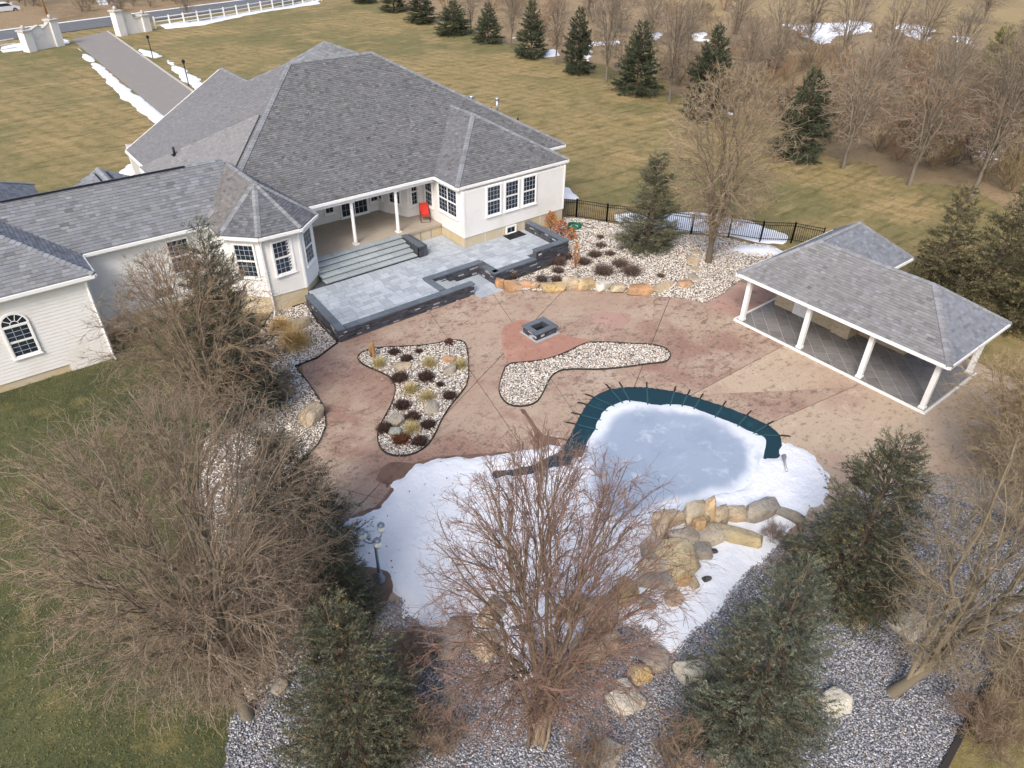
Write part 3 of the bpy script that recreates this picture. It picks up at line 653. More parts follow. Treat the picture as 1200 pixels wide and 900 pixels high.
# ledgestone walls: real little stones, joined
def ledge_wall(a, b, z0, z1, th=.3, seed=0):
    rg = np.random.default_rng(seed); a = np.array(a, float); b = np.array(b, float); L = np.linalg.norm(b-a); t = (b-a)/L; n = np.array([t[1], -t[0]]); mb = MB(); z = z0
    core_ = MB(); q = [a+n*.0, b+n*.0, b-n*th, a-n*th]; core_.prism([tuple(p) for p in q], z0, z1); co = core_.build('wall_core', 'terrace_joint', terrace)
    for sgn, base in ((1, a), (-1, a-n*th)):
        z = z0
        while z < z1-.02:
            h = rg.choice([.06, .09, .12]); h = min(h, z1-z); x = 0
            while x < L-.01:
                w_ = min(rg.uniform(.15, .48), L-x); d = rg.uniform(.008, .035); v = rg.uniform(.6, 1.5)
                c = np.array([.058, .060, .074])*v
                if rg.random() < .09: c = np.array([.42, .42, .43])*rg.uniform(.6, 1)
                nn = n*sgn; p0 = base+t*(x+.006); p1 = base+t*(x+w_-.006); e = .01
                V = [(*(p0), z+.005), (*(p1), z+.005), (*(p1), z+h-.005), (*(p0), z+h-.005), (*(p0+nn*d+t*e), z+.012), (*(p1+nn*d-t*e), z+.012), (*(p1+nn*d-t*e), z+h-.012), (*(p0+nn*d+t*e), z+h-.012)]
                Fc = [(4, 5, 6, 7), (0, 1, 5, 4), (1, 2, 6, 5), (2, 3, 7, 6), (3, 0, 4, 7)]
                if sgn < 0: Fc = [f[::-1] for f in Fc]
                mb.add(V, Fc, tuple(np.clip(c, .01, .6))); x += w_
            z += h
    mb.build('ledge_stones', 'ledge_stone', co, usecol=True, kind='stuff')
def cap_row(a, b, z, wd=.42, th=.07, inner=0):
    a = np.array(a, float); b = np.array(b, float); L = np.linalg.norm(b-a); t = (b-a)/L; n = np.array([t[1], -t[0]]); k = max(1, round(L/.72))
    for i in range(k):
        p, q = a+t*(L*i/k+.005), a+t*(L*(i+1)/k-.005); MB().prism([tuple(p+n*.05), tuple(q+n*.05), tuple(q-n*(wd-.05)), tuple(p-n*(wd-.05))][::-1], z, z+th, bev=.012).build('cap_stone', 'cap_stone', terrace)
ledge_wall((12.4, 32.9), (12.12, 28.6), -.08, TZ-.03, seed=1); ledge_wall((12.12, 28.6), (20.35, 28.6), -.08, TZ-.03, seed=2)
ledge_wall((18.75, 29.0), (18.75, 30.5), .2, TZ-.03, seed=3); ledge_wall((18.75, 30.5), (22.0, 30.5), -.08, TZ-.03, seed=4); ledge_wall((22.0, 30.5), (22.0, 28.9), -.08, TZ-.03, seed=5); ledge_wall((22.0, 28.9), (25.15, 28.9), -.08, TZ-.03, seed=6)
ledge_wall((25.1, 28.95), (27.65, 28.95), -.08, 1.12, seed=7); ledge_wall((27.65, 28.95), (27.65, 32.7), -.08, 1.12, seed=8)
cap_row((12.4, 32.9), (12.12, 28.6), TZ-.025); cap_row((12.55, 28.6), (20.4, 28.6), TZ-.025); cap_row((18.72, 29.05), (18.72, 30.45), TZ-.025); cap_row((18.4, 30.5), (22.35, 30.5), TZ-.025); cap_row((22.0, 30.05), (22.0, 28.95), TZ-.025); cap_row((22.0, 28.9), (25.1, 28.9), TZ-.025)
cap_row((25.08, 28.93), (27.2, 28.93), 1.12); cap_row((27.65, 28.93), (27.65, 32.68), 1.12)
# small steps in the notch and the pad at their foot
sheet('notch_pad', [(18.8, 28.95), (22.0, 28.95), (22.0, 30.45), (18.8, 30.45)], .02, 'terrace_joint', None, terrace, th=.1)
for x0, x1, z in ((18.8, 19.3, .47), (19.3, 19.8, .32), (19.8, 20.3, .17)): MB().box(x0, x1-.004, 29.0, 30.44, .02, z, bev=.012).build('step', 'step_slab', terrace)
for i in range(3):
    for j in range(4): MB().box(20.35+i*.53, 20.87+i*.53, 28.0+j*.6, 28.59+j*.6, -.03, .045, bev=.008).build('pad_slab', 'terrace_paver', terrace)
# the broad stair to the porch
rg = np.random.default_rng(5); NS = 5
for s in range(NS):
    y0 = 33.32+s*.40; z1 = TZ+(s+1)*.15; z0 = TZ-.02 if s == 0 else TZ+s*.15-.02; xs = [13.82]
    while xs[-1] < 19.66: xs.append(min(19.68, xs[-1]+rg.uniform(1.0, 1.6)))
    if xs[-1]-xs[-2] < .5: xs.pop(-2)
    MB().box(13.84, 19.67, y0+.05, 35.30, z0, z1-.06).build('riser', 'terrace_joint', terrace)  # set back and coloured dark to paint in a shadow line under the tread
    for a, b in zip(xs[:-1], xs[1:]): MB().box(a+.012, b-.012, y0, (y0+.50 if s < NS-1 else 35.32), z1-.085, z1-(.0 if s < NS-1 else .004), bev=.018).build('tread', 'step_slab', terrace)
MB().box(13.85, 19.66, 33.5, 35.28, TZ-.05, TZ+.12).build('stair_core', 'terrace_joint', terrace)
ck = MB().box(19.72, 20.0, 33.2, 35.1, TZ-.05, 1.33, (.05, .055, .065)).build('cheek_wall', 'ledge_stone', terrace, usecol=True)
ledge_wall((20.0, 35.1), (20.0, 33.2), TZ, 1.33, .28, 31); ledge_wall((19.72, 33.2), (20.0, 33.2), TZ, 1.33, .1, 32)
cap_row((19.68, 33.16), (20.04, 33.16), 1.33, 2.0)

# ------------------------------------------------------------------ fire pit
fp = thing('fire_pit', (20.63, 23.3, 0), 'square dark stone fire pit with grey cap on the red pad', 'fire pit')
def annulus(mb, x0, x1, y0, y1, t, z0, z1):
    mb.box(x0, x1, y0, y0+t, z0, z1); mb.box(x0, x1, y1-t, y1, z0, z1); mb.box(x0, x0+t, y0+t, y1-t, z0, z1); mb.box(x1-t, x1, y0+t, y1-t, z0, z1)
MB().box(19.85, 21.42, 22.62, 23.98, -.01, .03, bev=.01).build('footing', 'terrace_paver', fp)
m_ = MB(); annulus(m_, 19.98, 21.30, 22.78, 23.84, .26, .02, .36); m_.build('ring_wall', 'ledge_stone', fp, usecol=True).data
fp.children[-1].data.attributes['col'].data.foreach_set('color', np.tile([.05, .055, .065, 1], len(fp.children[-1].data.vertices)).astype(np.float32))
rg = np.random.default_rng(77); ms = MB()
for side_ in range(4):
    for r in range(3):
        x = 0.0; L = 1.32 if side_ % 2 == 0 else 1.06
        while x < L-.02:
            w_ = min(rg.uniform(.2, .4), L-x); d = rg.uniform(.006, .025); z0 = .025+r*.112; v = .4 if rg.random() < .15 else .055*rg.uniform(.6, 1.6); c = (v, v, v*1.12)
            if side_ == 0: ms.box(19.98+x+.005, 19.98+x+w_-.005, 22.78-d, 22.79, z0, z0+.104, c)
            elif side_ == 2: ms.box(19.98+x+.005, 19.98+x+w_-.005, 23.83, 23.84+d, z0, z0+.104, c)
            elif side_ == 1: ms.box(21.29, 21.30+d, 22.78+x+.005, 22.78+x+w_-.005, z0, z0+.104, c)
            else: ms.box(19.98-d, 19.99, 22.78+x+.005, 22.78+x+w_-.005, z0, z0+.104, c)
            x += w_
ms.build('ledge_stones', 'ledge_stone', fp, usecol=True, kind='stuff')
for x0, x1, y0, y1 in ((19.9, 21.38, 22.72, 23.02), (19.9, 21.38, 23.6, 23.9), (19.9, 20.2, 23.025, 23.595), (21.08, 21.38, 23.025, 23.595)): MB().box(x0, x1, y0, y1, .362, .43, bev=.012).build('cap_stone', 'cap_stone', fp)
MB().box(20.2, 21.08, 23.0, 23.6, .03, .12).build('ash_floor', 'black_metal', fp)

# ------------------------------------------------------------------ pavilion
pv = thing('pavilion', (32.5, 13, 0), 'open poolside pavilion with grey shingle roof on white posts', 'pavilion')
deck = [(29.68, 18.05), (29.68, 7.85), (34.75, 7.85), (34.75, 18.05)]
sheet('deck', deck, .075, 'tile_grout', None, pv, th=.15)
s_ = .62; tl = MB(); c45 = math.sqrt(.5); inner = [(29.78, 7.95), (34.65, 7.95), (34.65, 17.95), (29.78, 17.95)]
for i in range(-6, 30):
    for j in range(-30, 12):
        a0, b0 = i*s_, j*s_; q = []
        for da_, db_ in ((.013, .013), (s_-.013, .013), (s_-.013, s_-.013), (.013, s_-.013)):
            a, b = a0+da_, b0+db_; q.append((29.7+(a-b)*c45, 7.9+(a+b)*c45))
        q = clip_convex(q, inner)
        if len(q) >= 3 and abs(area(q)) > .02:
            if area(q) < 0: q = q[::-1]
            MB().prism(q, .07, .088+random.uniform(-.001, .001)).build('tile', 'pav_tile', pv)
for a, b in (((29.68, 7.85), (29.68, 18.05)), ((34.75, 7.85), (29.68, 7.85)), ((29.68, 18.05), (34.75, 18.05))):
    a_ = np.array(a); b_ = np.array(b); MB().bar((*a_, .05), (*b_, .05), .07, .11).build('deck_edge', 'trim', pv)
for x, y in ((29.95, 17.75), (29.95, 14.3), (29.95, 11.1), (29.95, 8.1), (34.5, 8.1)):
    p = MB().box(x-.11, x+.11, y-.11, y+.11, .09, 2.5).build('post', 'trim', pv)
    MB().box(x-.14, x+.14, y-.14, y+.14, .092, .2).build('base', 'trim', p); MB().box(x-.135, x+.135, y-.135, y+.135, 2.36, 2.44).build('capital', 'trim', p)
for x0, x1, y0, y1 in ((29.83, 30.07, 7.98, 18.0), (30.07, 34.6, 7.98, 8.22), (30.07, 34.6, 17.7, 17.94), (34.38, 34.62, 8.22, 14)): MB().box(x0, x1, y0, y1, 2.46, 2.64).build('beam', 'trim', pv)
pe, px0, px1, py0, py1 = 2.74, 29.45, 35.35, 7.62, 18.32; ph = (px1-px0)/2; pcx = (px0+px1)/2; psl = .60; prz = pe+psl*ph
PA, PB = (pcx, 16.05, prz), (pcx, 10.3, prz); by0, by1, bx1 = 13.75, 18.35, 38.5; bc = (by0+by1)/2; bz = prz-.004; bh = (by1-by0)/2; bsl = (bz-pe)/bh
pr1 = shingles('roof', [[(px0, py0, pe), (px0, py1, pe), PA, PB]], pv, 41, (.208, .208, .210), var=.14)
pr2 = shingles('roof', [[(px0, py0, pe), PB, (px1, py0, pe)], [(px1, py0, pe), PB, PA, (px1, py1, pe)], [(px0, py1, pe), (px1, py1, pe), PA]], pv, 42, (.205, .22, .245), var=.15)  # bluer than the front slope: sky light on these planes painted into the tone
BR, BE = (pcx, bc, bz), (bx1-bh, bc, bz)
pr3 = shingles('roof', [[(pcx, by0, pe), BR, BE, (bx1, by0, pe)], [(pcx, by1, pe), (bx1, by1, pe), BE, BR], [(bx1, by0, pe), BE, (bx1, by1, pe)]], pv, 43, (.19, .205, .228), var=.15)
caps([((px0, py0, pe), PB), (PB, PA), (PA, (px0, py1, pe)), ((px1, py0, pe), PB)], pr1, 44, (.235, .24, .255), .14); caps([(BR, BE), (BE, (bx1, by0, pe)), (BE, (bx1, by1, pe))], pr3, 45, (.235, .245, .265), .12)
MB().box(px0+.04, px1-.04, py0+.04, py1-.04, 2.645, 2.665).build('soffit', 'trim', pv)
for a, b in (((px0, py1), (px0, py0)), ((px0, py0), (px1, py0)), ((px1, py0), (px1, by0)), ((px1, by0), (bx1, by0)), ((bx1, by0), (bx1, by1)), ((bx1, by1), (px0, py1))):
    a = np.array(a); b = np.array(b); t = (b-a)/np.linalg.norm(b-a); n = np.array([t[1], -t[0]]); MB().bar((*(a+n*.03), pe-.07), (*(b+n*.03), pe-.07), .07, .15).build('fascia', 'trim', pv)
MB().box(32.75, 38.1, 14.2, 17.7, 0, 2.64).build('room_wall', 'tan_stone', pv)
dr = MB().box(32.68, 32.74, 15.6, 16.55, .1, 2.2).build('door', 'trim', pv)
for z0, z1 in ((.3, 1.0), (1.15, 2.05)):
    for y0, y1 in ((15.72, 16.03), (16.12, 16.43)): MB().box(32.662, 32.69, y0, y1, z0, z1, bev=.01).build('door_panel', 'trim', dr)
MB().tube([(32.64, 15.7, 1.1), (32.58, 15.7, 1.1)], .03, 8).build('handle', 'grey_metal', dr)
MB().box(32.7, 32.745, 17.0, 17.12, 1.3, 1.5).build('wall_switch', 'trim', pv)
MB().box(32.55, 33.6, 13.25, 14.19, .088, 1.15, bev=.02).build('counter_end', 'tan_stone', pv)
ct = MB().box(33.5, 34.2, 10.75, 13.24, .088, .92).build('counter', 'tan_stone', pv); MB().box(33.42, 34.26, 10.7, 13.24, .92, .98, bev=.01).build('counter_top', 'cap_stone', ct)
for y0, y1 in ((10.95, 11.6), (11.7, 12.35), (12.45, 13.1)): MB().box(33.475, 33.505, y0, y1, .2, .82).build('cupboard_door', 'tan_stone', ct)
MB().tube([(35.3, 7.7, 2.6), (35.45, 7.7, 2.56), (35.5, 7.75, 2.5)], .045, 8).build('downspout', 'trim', pv, True)

# ------------------------------------------------------------------ pool cover, ice, snow
cover = smoothpoly(gz(ZP, [(45, 362), (70, 345), (180, 335), (265, 300), (298, 255), (322, 200), (360, 135), (405, 104), (480, 92), (560, 96), (650, 112), (730, 137), (800, 160), (880, 192), (940, 222), (970, 258), (955, 330), (900, 420), (800, 480), (650, 510), (450, 570), (300, 570), (150, 490), (60, 410)]), 1)
cv = thing('pool_cover', (*np.mean(cover, 0), 0), 'dark teal mesh winter cover stretched over the kidney shaped pool', 'pool cover')
field_mesh('cover_sheet', cover, .18, lambda P, sd: .03-np.clip(sd, 0, 1.5)*.015+np.where(sd < 0, sd*.4, 0), 'cover_mesh', cv)
cvp = [np.array(p) for p in cover]; cc = np.mean(cover, 0)
def edge_n(i):
    t = cvp[(i+1) % len(cvp)]-cvp[i-1]; t /= np.linalg.norm(t); n = np.array([t[1], -t[0]])
    return n if n@(cvp[i]-cc) > 0 else -n
anchors = gz(ZP, [(290, 255), (298, 212), (320, 185), (322, 158), (358, 118), (405, 95), (465, 80), (545, 87), (640, 100), (660, 105), (728, 118), (805, 140), (878, 168), (938, 203), (982, 252)])
for a in anchors:
    a = np.array(a); i = min(range(len(cvp)), key=lambda k: np.linalg.norm(cvp[k]-a)); n = edge_n(i); p = cvp[i]; st = MB()
    st.tube([(*(p-n*.05), .05), (*(p+n*.18), .05), (*(p+n*.4), .035), (*(p+n*.5), .0)], [.025, .034, .034, .018], 6); st.build('anchor_spring', 'black_metal', cv)
    MB().bar((*(p+n*.05), .045), (*(p-n*1.6), .030), .06, .008).build('strap', 'cover_strap', cv)
icep = smoothpoly(gz(ZP, [(300, 400), (318, 330), (345, 265), (375, 205), (400, 162), (440, 142), (490, 132), (560, 146), (640, 143), (715, 160), (760, 183), (820, 203), (880, 234), (925, 250), (932, 278), (918, 330), (900, 400), (800, 470), (650, 500), (450, 560), (320, 520)]), 2)
icein = smoothpoly(gz(ZP, [(352, 420), (370, 330), (405, 225), (445, 180), (520, 165), (640, 170), (740, 195), (820, 232), (862, 275), (872, 335), (850, 385), (780, 412), (680, 440), (580, 470), (500, 515), (420, 500)]), 2)
def icecol(P, sd):
    s2 = sdist(P, icein)+fbm(P, .9, 8)*.35; f = np.clip(.5+s2/.55, 0, 1)[:, None]; f = f*f*(3-2*f)
    return np.array([.68, .715, .765])*(1-f)+np.array([.30, .36, .455])*f
ice = field_mesh('pool_ice', icep, .14, lambda P, sd: np.minimum(.05, .0+(sd+fbm(P, 1.5, 2)*.12)*.2)+fbm(P, .8, 6)*.006, 'ice', colfun=icecol, kind='structure', margin=-.5)
snow1 = gz(ZC, [(235, 880), (280, 840), (340, 822), (400, 790), (428, 752), (462, 722), (440, 700), (455, 680), (490, 672), (520, 652), (548, 620), (600, 606), (650, 588), (700, 582), (780, 584), (850, 576), (940, 566), (1060, 550), (1090, 527), (1150, 535), (1175, 548)])
snow1 += gz(ZP, [(270, 310), (180, 345), (90, 362), (50, 368), (80, 376), (180, 360), (270, 340), (325, 312), (370, 340), (365, 420), (420, 500), (495, 520), (580, 482), (680, 450), (790, 420), (860, 395), (880, 340), (895, 280), (920, 318), (950, 312), (968, 268), (1000, 270), (1040, 287), (1085, 312), (1103, 347), (1127, 372), (1125, 430), (1090, 470)])
snow1 += gz(PX, [(940, 610), (905, 650), (850, 700), (815, 745), (770, 765), (735, 745), (690, 770), (640, 760), (600, 790), (560, 765), (520, 770), (490, 735), (470, 712), (452, 690), (440, 700), (410, 690), (400, 640)])
struct(field_mesh('snow_cover', snow1, .12, lambda P, sd: np.minimum(.10, -.01+(sd+fbm(P, 1.8, 12)*.22+(fbm(P, 1.0, 41)-.25)*np.clip((15.2-np.hypot(*P.T))*.7, 0, 2.2))*.30)+fbm(P, .7, 4)*.035*(sd > .3)+fbm(P, 4, 9)*.014, 'snow', margin=-.5))
lm = g(446, 682.7)
struct(field_mesh('bare_soil_patch', smoothpoly(gz(ZB, [(190, 195), (240, 190), (300, 200), (340, 225), (340, 255), (310, 280), (300, 310), (260, 325), (225, 290), (195, 270)]), 1), .08, lambda P, sd: np.minimum(.135, .06+(sd+fbm(P, 3, 2)*.05)*.4), 'wet_concrete'))
for pts in ([(395, 640), (450, 600), (520, 600), (560, 620), (530, 660), (470, 680), (450, 700), (440, 740), (420, 760), (430, 700), (380, 680)], [(975, 378), (1010, 385), (1050, 440), (1085, 490), (1140, 500), (1165, 545), (1080, 570), (1040, 540), (1040, 480), (1010, 430)],
            [(255, 850), (300, 815), (380, 790), (415, 755), (440, 715), (470, 700), (540, 610), (640, 578), (800, 570), (960, 555), (960, 575), (800, 592), (640, 605), (550, 640), (470, 735), (400, 805), (290, 850)]):
    struct(field_mesh('meltwater_stain', gz(ZC, pts), .08, lambda P, sd: np.minimum(.009, -.004+(sd+fbm(P, 3, 3)*.10)*.08), 'wet_concrete', margin=-.3))
def snowpatch(pts, zoom=PX, h=.08, res=.25, rough=.3, lift=-.1, m='snow', sc=1.0):
    return struct(field_mesh('snow_patch', gz(zoom, pts), res, lambda P, sd: np.minimum(lift+h, lift-.02+(sd+fbm(P, sc, 12)*rough)*.25)+fbm(P, sc*1.7, 4)*.015, m, margin=-1.5))
snowpatch([(255, 160), (290, 172), (345, 218), (405, 268), (465, 318), (525, 365), (582, 410), (548, 440), (490, 392), (430, 345), (400, 320), (370, 280), (310, 218)], Z1, .12, .4, .5, sc=.5)
snowpatch([(582, 205), (645, 238), (722, 290), (690, 318), (650, 288), (600, 240)], Z1, .1, .4, .5, sc=.6); snowpatch([(478, 163), (530, 178), (575, 195), (540, 205), (500, 190)], Z1, .1, .4, .7, sc=.6)
snowpatch([(412, 603), (440, 575), (500, 555), (512, 575), (478, 634), (430, 624)], Z1, .12, .2, .3)
snowpatch([(560, 85), (700, 70), (850, 45), (1000, 20), (1125, -5), (1120, 12), (900, 45), (700, 88), (580, 100)], Z1, .12, .5, .5, sc=.5)
snowpatch([(0, 185), (100, 172), (240, 150), (250, 138), (180, 130), (0, 160)], Z1, .1, .5, .5, sc=.5)
snowpatch([(556, 105), (625, 97), (700, 112), (830, 92), (905, 92), (1000, 105), (1110, 128), (1210, 160), (1280, 190), (1285, 235), (1180, 228), (1000, 195), (850, 185), (700, 160), (600, 145)], Z7, .12, .25, .6, sc=.7)
snowpatch([(925, 250), (1000, 262), (1060, 240), (1200, 248), (1240, 280), (1130, 298), (990, 288)], Z7, .3, .15, .3, lift=.12)
snowpatch([(1040, 640), (1100, 655), (1140, 690), (1120, 700), (1060, 690)], (300, 0, 1/3), .1, .2, .3)
snowpatch([(1020, 95), (1050, 85), (1090, 160), (1080, 185), (1045, 150)], ZA, .14, .12, .15)
for pts in ([(0, 125), (38, 120), (45, 172), (5, 178)], [(100, 235), (228, 225), (240, 272), (145, 268)], [(330, 205), (440, 195), (525, 170), (520, 205), (405, 225), (378, 290), (330, 288)], [(640, 155), (722, 148), (715, 192), (640, 196)], [(810, 152), (932, 148), (930, 200), (830, 202)], [(958, 495), (1035, 490), (1040, 536), (965, 532)]):
    snowpatch(pts, Z3, .28, .5, 1.3, sc=.5)
for pts in ([(220, 100), (400, 92), (600, 72), (605, 130), (480, 150), (380, 185), (300, 150)], [(670, 92), (760, 88), (842, 115), (850, 165), (800, 175), (690, 135)], [(905, 598), (950, 605), (965, 640), (905, 630)], [(962, 588), (1060, 590), (1110, 612), (1090, 648), (1000, 636)], [(905, 140), (1000, 150), (1010, 190), (910, 170)], [(1130, 200), (1200, 190), (1200, 225), (1140, 225)]):
    snowpatch(pts, Z4, .3, .6, 1.6, sc=.45)
snowpatch([(0, 3), (22, 2), (24, 12), (0, 15)], PX, .2, .6, 1.0, sc=.4); snowpatch([(105, 0), (150, 0), (145, 6), (110, 8)], PX, .2, .6, 1.0, sc=.4)

# ------------------------------------------------------------------ gravel beds
ICO_V = None
def ico():
    bm = bmesh.new(); bmesh.ops.create_icosphere(bm, subdivisions=1, radius=1.0); V = np.array([v.co[:] for v in bm.verts]); F = np.array([[v.index for v in f.verts] for f in bm.faces]); bm.free(); return V, F
IV, IF = ico()
OV = np.array([(1, 0, 0), (.3, .95, .1), (-.8, .6, -.1), (-.8, -.6, .1), (.3, -.95, -.1), (0.1, 0, 1.0), (0, 0, -1.)]); OF = np.array([(i, (i+1) % 5, 5) for i in range(5)]+[((i+1) % 5, i, 6) for i in range(5)])
def stones(name, P, size, cols, m, parent=None, kind='stuff', flat=.6, seed=0, label=None, cat=None):
    rg = np.random.default_rng(seed); n = len(P); IV, IF = OV, OF; var = [IV*(1+rg.uniform(-.32, .28, (len(IV), 1))) for _ in range(12)]; V = np.stack(var)[rg.integers(0, 12, n)]
    a = rg.uniform(0, 6.283, n); ca, sa = np.cos(a), np.sin(a); sx = size*rg.uniform(.55, 1.6, n); sy = size*rg.uniform(.5, 1.05, n); sz = size*flat*rg.uniform(.6, 1.1, n)
    V = V*np.stack([sx, sy, sz], 1)[:, None, :]; X = V[..., 0]*ca[:, None]-V[..., 1]*sa[:, None]; Y = V[..., 0]*sa[:, None]+V[..., 1]*ca[:, None]
    tl = rg.normal(0, .35, (n, 1)); Zc = V[..., 2]+X*tl*.5
    W = np.stack([X, Y, Zc], -1)+P[:, None, :]; k = len(IV); F = (IF[None]+(np.arange(n)*k)[:, None, None]).reshape(-1, 3)
    c = np.repeat(cols, k, 0)
    return npmesh(name, W.reshape(-1, 3), F, m, parent, c, False, kind=kind)
WHITE = [((.66, .62, .56), 5), ((.54, .46, .37), 3), ((.78, .76, .72), 3), ((.36, .31, .27), 1.6), ((.42, .27, .18), .8), ((.16, .14, .125), 1.2)]
SLATE = [((.33, .34, .375), 5), ((.25, .26, .295), 5), ((.50, .51, .545), 2.6), ((.19, .195, .21), 1.6), ((.30, .245, .205), 1.0), ((.40, .37, .34), 1.3)]
def pick(pal, n, rg):
    w_ = np.array([p[1] for p in pal], float); c = np.array([p[0] for p in pal])[rg.choice(len(pal), n, p=w_/w_.sum())]; return np.clip(c*rg.uniform(.78, 1.2, (n, 1)), .01, .9)
def bed(name, label, poly, z, dens, size, pal, base, seed, holes=(), zf=None, edge=True):
    """bed of loose gravel: soil sheet, steel edging and the stones themselves"""
    rg = np.random.default_rng(seed); pa = np.array(poly); c = pa.mean(0); zf = zf or (lambda P, sd: np.full(len(P), z))
    o = field_mesh(name, poly, .25, lambda P, sd: np.where(sd > -.02, zf(P, sd)-.02, -.15), base, kind='structure', margin=-.3)
    lo, hi = pa.min(0), pa.max(0); n = int(np.prod(hi-lo)*dens); P = rg.uniform(lo, hi, (n, 2)); k = pip(P, poly)
    for h in holes: k &= ~pip(P, h)
    P = P[k]; sd = sdist(P, poly); k = sd > size*.4; P, sd = P[k], sd[k]
    stones('gravel', np.column_stack([P, zf(P, sd)+rg.uniform(-.01, .02, len(P))]), size, pick(pal, len(P), rg), 'gravel', o, seed=seed)
    if edge:
        e = MB(); n = len(poly)
        for i in range(n):
            a, b = np.array(poly[i]), np.array(poly[(i+1) % n])
            if np.linalg.norm(b-a) > .02: e.bar((*a, .0), (*b, .0), .035, .11+2*max(z, 0))
        e.build('edging', 'edging', o)
    return o
island = smoothpoly(gz(ZC, [(312, 172), (340, 148), (400, 135), (470, 131), (560, 128), (640, 118), (700, 103), (755, 106), (768, 140), (773, 200), (772, 280), (740, 325), (700, 372), (662, 430), (637, 490), (610, 532), (570, 565), (520, 581), (470, 583), (430, 571), (405, 545), (395, 508), (405, 460), (430, 415), (455, 370), (470, 325), (470, 290), (452, 258), (410, 236), (360, 216), (325, 197)]), 1)
bed('island_bed', '', island, .03, 300, .046, WHITE, 'gravel_bed', 1)
swoosh = smoothpoly(gz(Z7, [(118, 730), (200, 724), (290, 712), (370, 682), (430, 650), (480, 640), (560, 643), (640, 648), (720, 650), (775, 664), (799, 690), (790, 714), (760, 726), (700, 731), (640, 740), (560, 750), (480, 755), (400, 752), (340, 757), (305, 780), (285, 815), (265, 860), (240, 893), (190, 908), (130, 903), (95, 870), (85, 835), (95, 790)]), 1)
bed('swoosh_bed', '', swoosh, .03, 300, .046, WHITE, 'gravel_bed', 2)
upper = gz(Z7, [(80, 405), (140, 425), (250, 430), (400, 422), (520, 430), (680, 445), (760, 455), (860, 462), (940, 478), (1000, 450), (1060, 405), (1110, 370), (1180, 330), (1240, 290), (1230, 245), (1140, 235), (1000, 205), (850, 195), (700, 172), (560, 150), (430, 130), (335, 122)])+[(28.0, 33.0), (27.75, 31), (27.75, 28.7), (25.2, 28.6), (22.1, 28.6)]
zu = lambda P, sd: .05+np.clip(sd, 0, 2.0)*.10+fbm(P, .5, 3)*.03
bed('upper_bed', '', upper, .05, 210, .052, WHITE, 'gravel_bed', 3, zf=zu, edge=False)
left = gz(PX, [(320, 366), (358, 356), (372, 378), (396, 402), (372, 420), (346, 430), (362, 450), (380, 478), (382, 500), (374, 520), (350, 545), (338, 565), (360, 600), (400, 640), (410, 690), (430, 720), (400, 760), (330, 800), (285, 830), (262, 780), (240, 700), (232, 620), (233, 540), (250, 470), (290, 410)])
bed('side_bed', '', left, .03, 240, .048, WHITE, 'gravel_bed', 4)
low = gz(PX, [(262, 905), (270, 840), (330, 790), (400, 750), (430, 715), (470, 700), (600, 700), (800, 690), (930, 630), (985, 580), (1080, 555), (1180, 560), (1260, 600), (1230, 690), (1185, 757), (1150, 815), (1110, 885), (1098, 915), (1090, 1010), (250, 1010)])
bed('slate_bed', '', low, .0, 430, .036, SLATE, 'slate_bed', 5, zf=lambda P, sd: .0+fbm(P, .4, 2)*.03, edge=False)
e = MB()
for a, b in (((1196, 748), (1150, 815)), ((1150, 815), (1098, 915)), ((1098, 915), (1060, 1000))):
    a, b = g(*a), g(*b); e.bar((a[0], a[1], 0), (b[0], b[1], 0), .16, .16)
struct(e.build('bed_edging', 'edging'))

